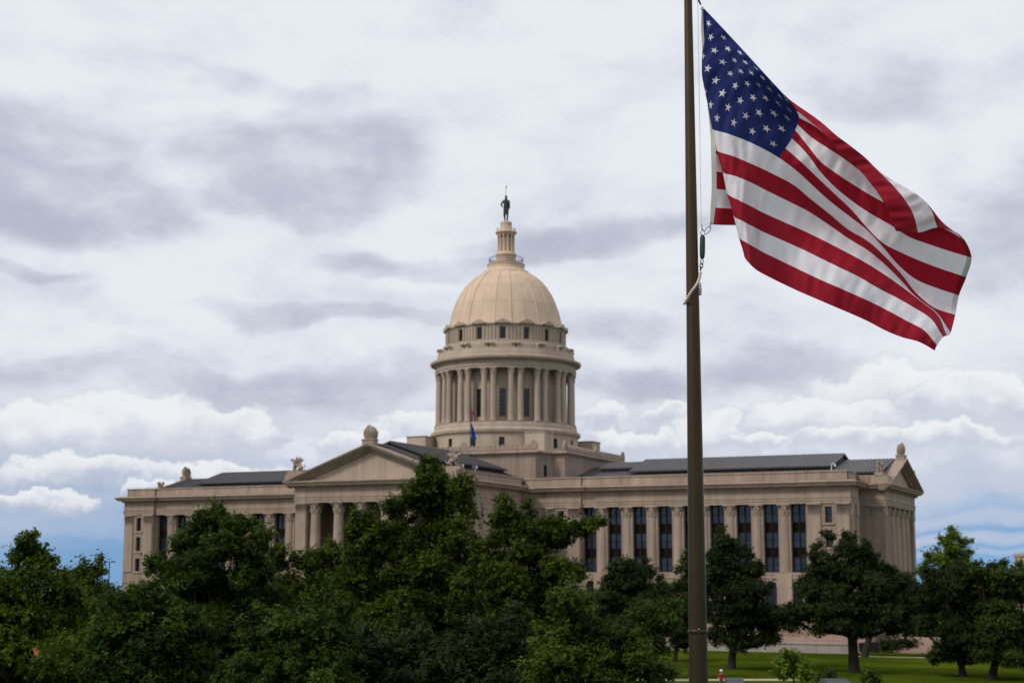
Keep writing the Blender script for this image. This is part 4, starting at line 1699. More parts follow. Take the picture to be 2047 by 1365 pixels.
def tree(name, label, dist, lobes_px, base_px, m, size=.2, dens=700, group=None, trunk_r=.28, fill=1, depth=1.0, cat='tree', spread=1.0):
    """crown lobes are given where they are seen (x, y, radius in pixels); distance puts them in the place"""
    TREE_N[0] += 1
    sd = 100 + TREE_N[0]
    if group == NEAR:
        fill = 3
    elif group == FAR:
        fill = 2
    rng = np.random.default_rng(sd)
    root = on_ground(base_px, dist)
    t = thing(name, label, cat, root, group)
    k = dist / F_PX
    L, main = [], []
    for (px, py, rp) in lobes_px:
        rr = rp * k
        c = at(px, py, dist) + _fh * rng.normal() * rr * .5 * depth
        L.append((*c, rr, rr, rr * .92))
        main.append((c, rr))
        for f_ in range(1 if rp >= 12 else 0):          # loose sprays breaking the outline
            an = rng.uniform(-.4, math.pi + .4)
            dv = (_rh * math.cos(an) + _uz * math.sin(an)) * rr * rng.uniform(.9, 1.25) + _fh * rng.normal() * rr * .4
            r3 = max(rr * rng.uniform(.14, .26), size * 1.2)
            L.append((*(c + dv), r3, r3, r3 * 1.2))
        for f_ in range(fill):
            if rp < 12:
                break
            off = (_fh * rng.uniform(-1.6, 1.6) * depth + _rh * rng.uniform(-.45, .45) + _uz * rng.uniform(-.5, .1)) * rr
            r2 = rr * rng.uniform(.62, .92)
            L.append((*(c + off), r2, r2, r2 * .9))
    L = np.array(L)
    L[:, 2] = np.maximum(L[:, 2], GZ + L[:, 5] * 1.0)
    loc = np.array([*root, 0, 0, 0])
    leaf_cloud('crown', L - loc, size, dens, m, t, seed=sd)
    # trunk and limbs
    cz = np.array([c for c, _ in main])
    cen = cz.mean(0)
    low = cz[:, 2].min()
    mb = MB()
    z_split = max(GZ + 1.6, min(low - .2, GZ + .45 * (cen[2] - GZ))) - GZ
    top = np.array([cen[0] - root[0], cen[1] - root[1], cen[2] - root[2]])
    q = np.array([top[0] * .25, top[1] * .25, z_split])
    mb.tube([(0, 0, -.3), (0, 0, .25), (q[0] * .4, q[1] * .4, z_split * .5), tuple(q)], [trunk_r * 1.5, trunk_r * 1.08, trunk_r * .92, trunk_r * .85], 10)
    tr = obj('trunk', mb, BARK, t, True)
    lb = MB()
    order = sorted(main, key=lambda c: -c[1])[:14]
    for c, rr in order:
        e = c - root
        mid = q * .45 + e * .55 + np.array([0, 0, -.10 * np.linalg.norm(e - q)]) + rng.normal(size=3) * .15
        lb.tube([tuple(q - np.array([0, 0, .2])), tuple(q * .75 + mid * .25), tuple(mid), tuple(e)], [trunk_r * .55, trunk_r * .42, trunk_r * .28, trunk_r * .08], 6)
        for _ in range(3):
            dv = rng.normal(size=3)
            dv[2] = abs(dv[2]) * .7
            dv = dv / np.linalg.norm(dv) * rr * .85
            lb.tube([tuple(mid), tuple((mid + e) / 2 + dv * .4), tuple(e + dv)], [trunk_r * .18, trunk_r * .12, trunk_r * .03], 5)
    obj('limb', lb, BARK, t, True)
    return t


NEAR = 'trees in the foreground'
FAR = 'trees on the lawn before the building'
tree('leafy_tree', 'bright spire-topped tree at the far left edge', 56,
     [(55, 1088, 15), (50, 1112, 22), (82, 1122, 16), (28, 1118, 9), (75, 1140, 28), (30, 1160, 26), (98, 1128, 12), (110, 1158, 28), (60, 1185, 46), (128, 1190, 36), (14, 1232, 55), (90, 1245, 66), (150, 1240, 46), (40, 1312, 76), (125, 1330, 76), (-50, 1240, 80), (-60, 1150, 50), (40, 1390, 80), (130, 1400, 80), (-30, 1370, 70)],
     60, LEAF_LIGHT, 0.129, 1131, NEAR)
tree('leafy_tree', 'tree with two upright sprigs against the blue gap left of the building', 64,
     [(165, 1132, 11), (158, 1152, 15), (197, 1124, 11), (192, 1144, 13), (172, 1172, 24), (150, 1178, 20), (170, 1208, 40), (205, 1222, 36), (195, 1285, 66), (150, 1300, 60), (190, 1360, 70), (240, 1330, 50)],
     180, LEAF_ELM, 0.120, 1131, NEAR)
tree('leafy_tree', 'low round tree in front of the left corner of the building', 48,
     [(282, 1192, 24), (310, 1205, 30), (255, 1215, 34), (330, 1245, 50), (240, 1275, 60), (368, 1240, 26), (300, 1325, 80), (392, 1270, 30), (385, 1330, 46), (240, 1350, 60), (300, 1410, 80), (390, 1400, 60), (230, 1420, 60)],
     300, LEAF_OAK, 0.129, 1131, NEAR)
tree('leafy_tree', 'tall dark tree covering the left wing windows', 72,
     [(428, 1016, 11), (422, 1040, 22), (445, 1052, 26), (404, 1066, 28), (470, 1064, 30), (497, 1052, 17), (522, 1070, 18), (515, 1098, 28), (356, 1092, 20), (382, 1104, 32), (450, 1105, 46), (318, 1128, 18), (345, 1148, 38), (420, 1158, 56),
      (500, 1145, 42), (528, 1150, 22), (365, 1198, 56), (468, 1208, 66), (532, 1205, 38), (430, 1275, 78), (512, 1290, 56), (360, 1270, 50), (440, 1345, 70), (480, 1400, 70), (400, 1400, 60)],
     440, LEAF_OAK, 0.142, 986, NEAR, .34)
tree('leafy_tree', 'sparse yellow-green tree before the portico columns', 78,
     [(558, 1108, 18), (562, 1132, 16), (598, 1128, 18), (588, 1165, 26), (640, 1118, 24), (668, 1108, 20), (625, 1140, 20), (700, 1135, 34), (640, 1170, 40), (604, 1202, 40), (690, 1200, 46), (572, 1240, 40), (640, 1250, 50), (700, 1240, 54), (620, 1220, 46), (560, 1190, 30), (670, 1160, 36)],
     630, LEAF_ELM, 0.146, 870, NEAR)
tree('leafy_tree', 'tallest tree, standing before the right half of the portico gable', 70,
     [(858, 930, 13), (852, 950, 21), (873, 950, 15), (838, 978, 22), (880, 972, 24), (905, 985, 18), (930, 962, 11), (928, 982, 16), (828, 1003, 24), (798, 1012, 22), (778, 1018, 13), (865, 1008, 36), (918, 1006, 26), (926, 1038, 24), (870, 1046, 44), (900, 1062, 36),
      (722, 1052, 20), (708, 1070, 13), (750, 1064, 28), (735, 1088, 30), (788, 1078, 36), (832, 1088, 44), (902, 1092, 44), (706, 1112, 24), (758, 1120, 40), (842, 1140, 56), (916, 1140, 38), (782, 1172, 46), (860, 1200, 66), (738, 1182, 38), (800, 1250, 70), (900, 1260, 60), (760, 1222, 56), (832, 1238, 60), (700, 1158, 34), (940, 1215, 50), (860, 1300, 70)],
     860, LEAF_ELM, 0.150, 841, NEAR, .36)
tree('leafy_tree', 'spreading tree reaching a long bough over the inner windows of the right wing', 67,
     [(1004, 1002, 9), (1008, 1022, 16), (1000, 1048, 14), (1035, 1040, 15), (1052, 1015, 8), (1062, 1030, 9), (1050, 1060, 22), (990, 1085, 20), (962, 1098, 12), (1024, 1078, 32), (1072, 1066, 26), (1110, 1056, 25), (1150, 1062, 24), (1180, 1052, 14), (1203, 1046, 8), (1085, 1095, 32), (1128, 1085, 24),
      (1048, 1115, 42), (988, 1138, 42), (1100, 1150, 44), (1018, 1180, 56), (1120, 1190, 40), (1150, 1148, 24), (1060, 1235, 60), (1160, 1215, 30), (962, 1200, 54), (1000, 1245, 60), (942, 1165, 36), (1110, 1245, 50), (1040, 1290, 60)],
     1050, LEAF_ELM, 0.146, 870, NEAR, .32)
tree('leafy_tree', 'dark bushy tree at the bottom between the left wing and the portico', 47,
     [(502, 1288, 36), (560, 1258, 42), (618, 1246, 44), (600, 1310, 66), (672, 1282, 50), (520, 1345, 56), (655, 1350, 64), (585, 1380, 70), (520, 1420, 60), (680, 1420, 60)],
     590, LEAF_OAK, 0.129, 1131, NEAR)
tree('leafy_tree', 'shadowy tree at the bottom under the tallest tree', 50,
     [(745, 1316, 50), (822, 1300, 46), (780, 1350, 66), (868, 1335, 60), (716, 1276, 26), (730, 1340, 50), (790, 1420, 70), (870, 1410, 60), (720, 1410, 50)],
     800, LEAF_DARK, 0.129, 1131, NEAR)  # dark leaf colour stands in for the shade under the tallest tree
tree('leafy_tree', 'dark tree at the bottom middle, left of the pale-tipped one', 49,
     [(925, 1302, 46), (1000, 1286, 48), (958, 1345, 62), (1058, 1318, 44), (1035, 1356, 56), (1022, 1245, 24), (950, 1420, 70), (1040, 1430, 60)],
     980, LEAF_DARK, 0.129, 1131, NEAR)  # leaves darkened in colour in place of shade low in the mass
tree('leafy_tree', 'pale-tipped tree at the bottom just left of the flagpole', 46,
     [(1132, 1214, 38), (1168, 1255, 46), (1218, 1288, 42), (1180, 1322, 60), (1262, 1318, 40), (1108, 1312, 56), (1300, 1348, 34), (1240, 1362, 50), (1180, 1400, 70), (1260, 1410, 60), (1110, 1400, 70)],
     1180, LEAF_ELM, 0.129, 1131, NEAR)
# middle distance
tree('shade_tree', 'dense rounded dark tree left of the flagpole, against the right wing', 150,
     [(1258, 1148, 32), (1232, 1162, 26), (1290, 1155, 28), (1250, 1190, 46), (1308, 1196, 34), (1212, 1195, 28), (1270, 1232, 56), (1220, 1250, 40)],
     1262, LEAF_DARK, 0.232, 623, FAR, .3)
tree('shade_tree', 'light green small tree with a thin trunk just left of the flagpole', 118,
     [(1292, 1236, 34), (1328, 1250, 32), (1268, 1272, 34), (1342, 1215, 22), (1310, 1290, 36)],
     1300, LEAF_MID, 0.189, 696, FAR, .16)
tree('shade_tree', 'open-crowned tree half hidden behind the flagpole', 181,
     [(1374, 1108, 9), (1366, 1140, 17), (1392, 1150, 20), (1352, 1178, 22), (1384, 1195, 32), (1348, 1215, 30), (1400, 1230, 34), (1362, 1250, 36), (1330, 1262, 26), (1372, 1285, 30)],
     1347, LEAF_MID, 0.249, 493, FAR, .25)
tree('shade_tree', 'pointed tree standing right of the flagpole before the wing columns', 167,
     [(1442, 1062, 10), (1440, 1086, 18), (1466, 1100, 22), (1424, 1116, 18), (1492, 1112, 14), (1450, 1138, 36), (1502, 1146, 24), (1430, 1180, 30), (1480, 1190, 46), (1512, 1180, 18), (1540, 1172, 7), (1450, 1232, 40), (1512, 1240, 40), (1548, 1246, 24), (1432, 1275, 24), (1482, 1282, 32), (1535, 1272, 24)],
     1459, LEAF_DARK, 0.241, 551, FAR, .42)
tree('shade_tree', 'widest tree with a bare trunk on the lawn before the right end pavilion', 161,
     [(1648, 1072, 9), (1666, 1078, 8), (1638, 1094, 11), (1626, 1112, 13), (1700, 1082, 14), (1692, 1106, 26), (1722, 1106, 20), (1650, 1132, 26), (1742, 1120, 16), (1700, 1150, 46), (1632, 1162, 32), (1760, 1148, 26), (1616, 1184, 18), (1660, 1190, 46), (1742, 1190, 46), (1798, 1168, 24), (1818, 1192, 20), (1594, 1230, 18), (1566, 1232, 22), (1586, 1252, 20), (1826, 1222, 22), (1816, 1250, 22), (1624, 1228, 32), (1690, 1232, 46), (1768, 1228, 40), (1645, 1258, 22), (1718, 1262, 30), (1788, 1252, 26)],
     1702, LEAF_DARK, 0.241, 551, FAR, .55)
tree('shade_tree', 'tree with a slimmer trunk close behind the widest lawn tree', 192,
     [(1745, 1200, 36), (1792, 1205, 36), (1822, 1180, 20), (1742, 1246, 30), (1800, 1246, 26), (1770, 1170, 24)],
     1724, LEAF_DARK, 0.258, 493, FAR, .42)
tree('shade_tree', 'bright green spire-shaped tree against the sky right of the building', 195,
     [(1903, 1060, 7), (1902, 1076, 13), (1888, 1092, 14), (1924, 1088, 11), (1940, 1084, 7), (1872, 1104, 11), (1850, 1112, 9), (1912, 1108, 21), (1944, 1106, 10), (1880, 1126, 20), (1846, 1140, 13), (1920, 1138, 26), (1900, 1165, 32), (1860, 1160, 18)],
     1900, LEAF_LIME, 0.258, 493, FAR, .3)
tree('shade_tree', 'broad dark tree near the right edge with a short trunk', 155,
     [(1880, 1168, 34), (1930, 1158, 32), (1846, 1200, 30), (1900, 1220, 50), (1960, 1196, 44), (1848, 1262, 30), (1900, 1278, 44), (1950, 1268, 44), (1880, 1310, 24), (1930, 1312, 26)],
     1917, LEAF_DARK, 0.232, 580, FAR, .36)
tree('shade_tree', 'dark tree cut by the right edge of the picture', 152,
     [(2000, 1168, 34), (1958, 1146, 18), (2034, 1152, 20), (2040, 1200, 40), (1990, 1240, 46), (2040, 1262, 46), (1970, 1300, 30), (2012, 1312, 32), (2055, 1318, 36), (1986, 1136, 8), (2006, 1128, 7)],
     1975, LEAF_MID, 0.232, 580, FAR, .42)
tree('leafy_shrub', 'round light green shrub on the lawn right of the flagpole', 133,
     [(1565, 1328, 13), (1586, 1320, 14), (1602, 1332, 15), (1580, 1346, 22), (1556, 1350, 14), (1610, 1352, 12)],
     1582, LEAF_LIME, .26, 420, 'shrubs by the road', .08, cat='shrub')
tree('leafy_shrub', 'small shrub at the bottom edge left of the blue car', 128,
     [(1648, 1354, 8), (1660, 1350, 6), (1640, 1364, 10), (1668, 1366, 9)], 1652, LEAF_MID, .24, 420, 'shrubs by the road', .06, cat='shrub')
tree('leafy_shrub', 'small shrub at the bottom edge right of the blue car', 128,
     [(1742, 1350, 7), (1732, 1362, 9), (1752, 1364, 10)], 1742, LEAF_MID, .24, 420, 'shrubs by the road', .06, cat='shrub')
tree('clipped_bush', 'low dark bush under the right end porch', 204,
     [(1780, 1300, 12), (1800, 1297, 14), (1822, 1298, 14)], 1800, LEAF_DARK, .34, 300, 'bushes by the building', .08, cat='shrub')
tree('clipped_bush', 'low dark bush in the gap at the left corner of the building', 215,
     [(215, 1245, 26), (250, 1240, 26), (285, 1245, 26), (180, 1240, 26)], 240, LEAF_DARK, .4, 260, 'bushes by the building', .1, cat='shrub')
for i_, (px_, top_, d_, lab) in enumerate(((203, 1170, 330, 'hazy far tree in the gap left of the building, nearest the lamp post'), (150, 1176, 350, 'far tree behind the two-sprigged tree'),
                                           (1990, 1142, 300, 'far tree beyond the lawn right of the spire tree'), (2040, 1140, 310, 'far tree below the pale building at the right edge'))):
    tree('far_tree', lab, d_, [(px_, top_ + 14, 14), (px_ - 16, top_ + 24, 16), (px_ + 18, top_ + 24, 16), (px_, top_ + 40, 24), (px_ + 26, top_ + 44, 20), (px_ - 26, top_ + 44, 20)],
         px_, LEAF_MID, .8, 90, 'far trees', .3)
# a few dead leaves caught in the left tree
dl = thing('dead_leaves', 'orange dead leaf cluster caught low in the far left tree', 'leaves', at(70, 1303, 45.5))
mbx = MB()
for i_ in range(5):
    a_ = i_ * 1.3
    mbx.add([(0, 0, 0), (.09 * math.cos(a_), .02 * i_, .10 + .03 * math.sin(a_)), (.13 * math.cos(a_ + .4), .03, .02 + .16 * math.sin(a_)), (.05, -.02, -.09)], [(0, 1, 2), (0, 2, 3)])
obj('leaf', mbx, mat('dead_leaf', (.34, .12, .035), .8), dl)

# ------------------------------------------------------------------ far things
fb = thing('far_building', 'pale stone building with a dark window at the right edge', 'building', on_ground(2126, 340), rotz=YAW)
obj('wall', MB().box(-6.7, 0, -2, 14, 12, 14.3), FARB, fb)
obj('cornice', MB().box(-6.9, -.2, 14.3, 14.2, 12.2, 14.9), FARB, fb)
for i_ in range(4):
    for z_ in (3.0, 7.0, 10.6):
        w_ = obj('window', MB().box(-5.6 + i_ * 3.2, -.06, z_, -4.3 + i_ * 3.2, -.003, z_ + 1.7), GLASS_D, fb)
        obj('window_sill', MB().box(-5.8 + i_ * 3.2, -.2, z_ - .2, -4.1 + i_ * 3.2, -.001, z_ - .03), FARB, w_)
lp = thing('street_lamp', 'thin far lamp post in the blue gap left of the building', 'lamp post', on_ground(218, 300), rotz=YAW)
_lz = float(at(219, 1122, 300)[2]) - GZ
obj('post', MB().tube([(0, 0, 0), (0, 0, _lz)], [.16, .10], 8), BLACKM, lp)
obj('arm', MB().tube([(-.9, 0, _lz - .05), (.9, 0, _lz - .05)], .07, 6), BLACKM, lp)
for s_ in (-1, 1):
    obj('lamp_head', MB().box(s_ * .75 - .35, -.2, _lz - .15, s_ * .75 + .35, .2, _lz + .08), BLACKM, lp)
am = thing('antenna_mast', 'hair-thin far mast right of the spire tree', 'mast', on_ground(1989, 700))
obj('mast', MB().tube([(0, 0, -12), (0, 0, 18.0)], [.25, .12], 6), BLACKM, am)


# ------------------------------------------------------------------ cars and the person by the road
def car(px, dist, paint, label, rot):
    p = on_ground(px, dist)
    t = thing('parked_car', label, 'car', (p[0], p[1], GZ + .012), 'cars parked by the road', YAW + rot)
    prof = [(-2.25, .45), (2.25, .42), (2.32, .62), (2.22, .88), (1.15, 1.0), (.55, 1.10), (-1.9, 1.12), (-2.25, 1.02), (-2.32, .7)]
    mb = MB()
    mb.extr(prof, -.92, .92, lambda st, x, z: (x, st, z))
    obj('body', mb, paint, t, True)
    cab = MB()
    vs = []
    for x, z, w in ((-2.15, 1.10, .86), (-1.75, 1.66, .66), (.05, 1.70, .66), (.95, 1.08, .84)):
        vs += [(x, -w, z), (x, w, z)]
    cab.add(vs, [(0, 1, 3, 2), (2, 3, 5, 4), (4, 5, 7, 6), (0, 2, 4, 6), (1, 7, 5, 3)])
    obj('cabin', cab, paint, t)

    def pane(pts, o):
        b = MB()
        b.add([tuple(Vector(q_) + Vector(o)) for q_ in pts], [(0, 1, 2, 3)])
        obj('window', b, GLASS_C, t)
    pane([(-2.09, -.74, 1.18), (-2.09, .74, 1.18), (-1.80, .60, 1.60), (-1.80, -.60, 1.60)], (-.02, 0, .01))
    pane([(.86, -.74, 1.14), (.14, -.60, 1.64), (.14, .60, 1.64), (.86, .74, 1.14)], (.02, 0, .015))
    for s in (-1, 1):
        pane([(-1.8, s * .82, 1.15), (.7, s * .82, 1.15), (.0, s * .68, 1.62), (-1.6, s * .68, 1.62)], (0, s * .012, 0))
        for x in (-1.4, 1.42):
            w = MB()
            w.lathe([(.12, -.11), (.33, -.11), (.34, -.06), (.34, .06), (.33, .11), (.12, .11)], 18)
            wh = obj('wheel', w, RUBBER, t, True, loc=(x, s * .84, .335), rot=(R(90), 0, 0))
            obj('rim', MB().lathe([(.02, -.09), (.22, -.115), (.22, .115), (.02, .09)], 12), STEEL, wh)
        obj('tail_lamp', MB().box(-2.34, s * .84 - .12, .78, -2.26, s * .84 + .05, .98), LAMPRED, t)
        obj('headlight', MB().box(2.16, s * .66 - .16, .68, 2.29, s * .66 + .16, .84), WHITE_P, t)


car(1464, 126, CARGREY, 'dark grey parked car with pale rear glass, just right of the flagpole', R(84))
car(1682, 125, CARBLUE, 'dark blue parked car at the bottom edge between two small shrubs', R(4))


def person(px, dist):
    p = on_ground(px, dist)
    t = thing('person', 'person in a red top and pale cap standing behind the grey car', 'person', (p[0], p[1], GZ + .01), rotz=YAW + R(20))
    V = [(0, 0, .98), (0, .0, 1.18), (0, 0, 1.38), (0, -.01, 1.50), (0, -.02, 1.60), (0, -.02, 1.70),
         (.09, 0, .92), (.11, -.02, .50), (.11, .03, .09), (.12, -.13, .04),
         (-.09, 0, .92), (-.11, -.04, .50), (-.11, .02, .09), (-.13, -.14, .04),
         (.19, 0, 1.40), (.26, .04, 1.12), (.22, -.14, .98), (.21, -.20, .92),
         (-.19, 0, 1.40), (-.28, .03, 1.14), (-.24, -.16, 1.02), (-.22, -.22, .98)]
    Eg = [(0, 1), (1, 2), (2, 3), (3, 4), (4, 5), (0, 6), (6, 7), (7, 8), (8, 9), (0, 10), (10, 11), (11, 12), (12, 13), (2, 14), (14, 15), (15, 16), (16, 17), (2, 18), (18, 19), (19, 20), (20, 21)]
    rr = [.145, .135, .15, .06, .095, .085, .10, .075, .05, .045, .10, .075, .05, .045, .07, .052, .04, .045, .07, .052, .04, .045]
    me = skin_mesh('person_body', V, Eg, rr, 0)
    skin = mat('skin', (.42, .25, .18), .6)
    red = mat('red_shirt', (.30, .02, .03), .85)
    khaki = mat('khaki', (.13, .10, .045), .85)
    shoe = mat('shoe', (.03, .03, .03), .7)
    for m_ in (skin, red, khaki, shoe):
        me.materials.append(m_)
    for pl in me.polygons:
        c = pl.center
        if c.z < .10:
            pl.material_index = 3
        elif c.z < .97 and abs(c.x) < .20:
            pl.material_index = 2
        elif .95 < c.z < 1.47 and (abs(c.x) < .2 or c.z > 1.16):
            pl.material_index = 1
    obj('body', me, None, t)
    cap = MB()
    cap.lathe([(.115, 1.68), (.118, 1.72), (.10, 1.79), (.05, 1.825), (.005, 1.83)], 14, 0, -.02)
    cap.prism([(-.09, -.08), (.09, -.08), (.07, -.24), (0, -.26), (-.07, -.24)][::-1], 1.685, 1.70)
    obj('cap', cap, WHITE_P, t, True)
    hair = MB()
    hair.lathe([(.103, 1.58), (.108, 1.66), (.10, 1.69)], 12, 0, .005, cap=False)
    obj('hair', hair, BARK, t, True)
    nose = MB()
    nose.taper(-.015, -.15, 1.60, .015, -.09, 1.66, .008)
    obj('nose', nose, skin, t)


person(1438, 135)

# ------------------------------------------------------------------ the near flagpole
PD = 17.2
_pt = at(1393.2, 1150, PD)
PX, PY = float(_pt[0]), float(_pt[1])
fp = thing('flagpole', 'tall tapered brown metal flagpole in the foreground', 'flagpole', (PX, PY, GZ))


def pole_r(z):          # z above the eye
    return (.193 - .0150 * z) / 2


prof = []
for i in range(40):
    z = -9.7 + i * (9.7 + 10.2) / 39
    prof.append((pole_r(max(z, -1.4)), z + EYE[2] - GZ))
obj('shaft', MB().lathe(prof, 40), POLE, fp, True)
zj = float(at(1394, 1262, PD)[2]) - GZ
obj('joint_collar', MB().lathe([(pole_r(-1) + .001, zj - .022), (pole_r(-1) + .0035, zj - .016), (pole_r(-1) + .0035, zj + .016), (pole_r(-1) + .001, zj + .022)], 40), POLE, fp, True)
_bd = Vector((-_fh[0], -_fh[1]))
obj('bolt', MB().lathe([(.009, -.004), (.009, .008), (.004, .011), (.001, .012)], 8), STEEL, fp, loc=(_bd.x * .103, _bd.y * .103, zj + .03), rot=(R(90), 0, math.atan2(_bd.y, _bd.x) + R(90)))
obj('base_flange', MB().lathe([(.34, 0), (.34, .04), (.22, .06), (.17, .22), (.12, .30)], 32), POLE, fp, True)
obj('finial', MB().lathe([(.02, 19.85), (.05, 19.9), (.11, 20.0), (.12, 20.08), (.09, 20.17), (.01, 20.2)], 20), STEEL, fp, True)
fb_ = Vector((PX, PY, GZ))


def rel(px, py, dd=0.0):
    return Vector(at(px, py, PD + dd)) - fb_


hal = MB()
hal.tube([Vector((pole_r(9.8) + .03, 0, 19.7)) + Vector((_rh[0] * .0, _rh[1] * .0, 0)), rel(1393.5, -40, -.03), rel(1395.5, 40, -.03), rel(1398, 200, -.03), rel(1401.5, 447, -.03)], .0042, 6)
obj('halyard', hal, WHITE_P, fp)
# snaps
sn = MB()
sn.tube([rel(1394, -6, -.03), rel(1398, 4, -.02), rel(1401, 10, 0)], .011, 6)
sn.tube([rel(1392, -14, -.03), rel(1396, -2, -.03)], .02, 8)
obj('snap_hook', sn, BLACKM, fp)
lnk = MB()


def ring_at(c, a, b, wid, r_=.006):
    a, b = Vector(a), Vector(b)
    ax = (b - a)
    L = ax.length
    ax.normalize()
    sd = Vector((_rh[0], _rh[1], 0)).cross(Vector((0, 0, 1))).cross(ax).normalized()
    sd = ax.cross(Vector(_fh)).normalized()
    pts = []
    for i in range(17):
        t = 2 * math.pi * i / 16
        pts.append((a + b) / 2 + ax * (L / 2 * math.cos(t)) + sd * (wid / 2 * math.sin(t)))
    c.tube(pts, r_, 6)


lnk.tube([rel(1402.5, 448, -.03), rel(1404, 462, -.03)], .006, 6)
ring_at(lnk, rel(1403.5, 459, -.03), rel(1404.5, 470, -.03), .045)
ring_at(lnk, rel(1408.5, 468, -.02), rel(1420.5, 453, 0), .045)
lnk.tube([rel(1420, 450, 0), rel(1420, 456, 0)], .006, 6)
obj('upper_links', lnk, STEEL, fp)
wt = MB()
w0, w1 = rel(1404.5, 470, -.03), rel(1403.8, 517, -.03)
ax_ = (w1 - w0)
wt.tube([w0 + ax_ * t for t in (0, .04, .14, .5, .84, .97, 1)], [.012, .024, .030, .031, .030, .024, .012], 18)
obj('counterweight', wt, GREENW, fp, True)
lk2 = MB()
ring_at(lk2, rel(1403.6, 516, -.03), rel(1402.6, 529, -.03), .028)
ring_at(lk2, rel(1402.9, 527, -.03), rel(1401.2, 536, -.03), .034)
lk2.tube([rel(1401.6, 533, -.03), rel(1400.2, 541, -.03)], .009, 6)
obj('lower_links', lk2, BLACKM, fp)
# beaded sling that loops round the pole
zc_ = 0.0
path = [rel(1400.2, 541, -.03), rel(1399.8, 549, -.045), rel(1396.5, 560, -.10), rel(1391, 571, -.13), rel(1382, 583, -.135), rel(1374, 596, -.11), rel(1368.5, 606, -.03), rel(1370, 604, .06), rel(1380, 590, .11), rel(1392, 585, .09), rel(1399.5, 588, .02), rel(1399.8, 572, -.03), rel(1397.5, 562, -.05)]
cur = []
for i in range(len(path) - 1):
    p0, p1, p2, p3 = path[max(i - 1, 0)], path[i], path[i + 1], path[min(i + 2, len(path) - 1)]
    for j in range(12):
        t = j / 12
        cur.append(.5 * ((2 * p1) + (p2 - p0) * t + (2 * p0 - 5 * p1 + 4 * p2 - p3) * t * t + (3 * p1 - p0 - 3 * p2 + p3) * t ** 3))
cord = MB().tube(cur, .006, 6)
sling = obj('sling', cord, BEAD, fp)
bme = MB().lathe([(.004, -.013), (.012, -.011), (.0175, -.004), (.0175, .004), (.012, .011), (.004, .013)], 10).mesh('bead')
setsmooth(bme, 80)
bme.materials.append(BEAD)
acc = 0.0
for a, b in zip(cur, cur[1:]):
    acc += (b - a).length
    if acc >= .027:
        acc = 0
        o = obj('bead', bme, None, sling, loc=tuple(b))
        o.rotation_euler = (b - a).to_track_quat('Z', 'Y').to_euler()

# ------------------------------------------------------------------ the near flag
# the cloth is laid out from stations along each seam: picture position plus depth from the pole plane
us = [.04, .04, .04, .045, .06, .085, .11, .13, .15, .17, .195, .22, .245, .27]
s0 = [(1405, 15), (1406, 47), (1408, 82), (1411, 115), (1415, 148), (1419, 180), (1423, 210), (1427, 240), (1430, 274), (1431, 308), (1432, 343), (1432, 378), (1430, 415), (1426, 449)]
s1 = [(1415, 25.5), (1410, 50), (1408, 84), (1412, 116), (1424, 150), (1431, 184), (1437, 218), (1444, 252), (1452, 285), (1462, 318), (1473, 352), (1484, 388), (1495, 425), (1504, 458)]
s2 = [(1426, 37), (1416, 56), (1407, 87), (1404, 117), (1406, 152), (1411, 188), (1418, 223), (1424, 258), (1432, 300), (1444, 343.5), (1453, 386), (1466, 431), (1477, 475), (1488.6, 515)]
s3 = [(1482, 97), (1472, 104), (1465, 117), (1461, 136), (1458, 160), (1456, 193), (1455, 230), (1456, 268), (1467, 313), (1472, 353), (1478, 401), (1486, 443), (1493, 485.5), (1501, 530)]
s4 = [(1537, 157), (1534, 160), (1529, 168), (1524, 180), (1519, 200), (1514, 227), (1509, 256), (1504, 287), (1507, 330), (1505, 367), (1504, 414), (1507, 454), (1511, 496), (1514, 541)]
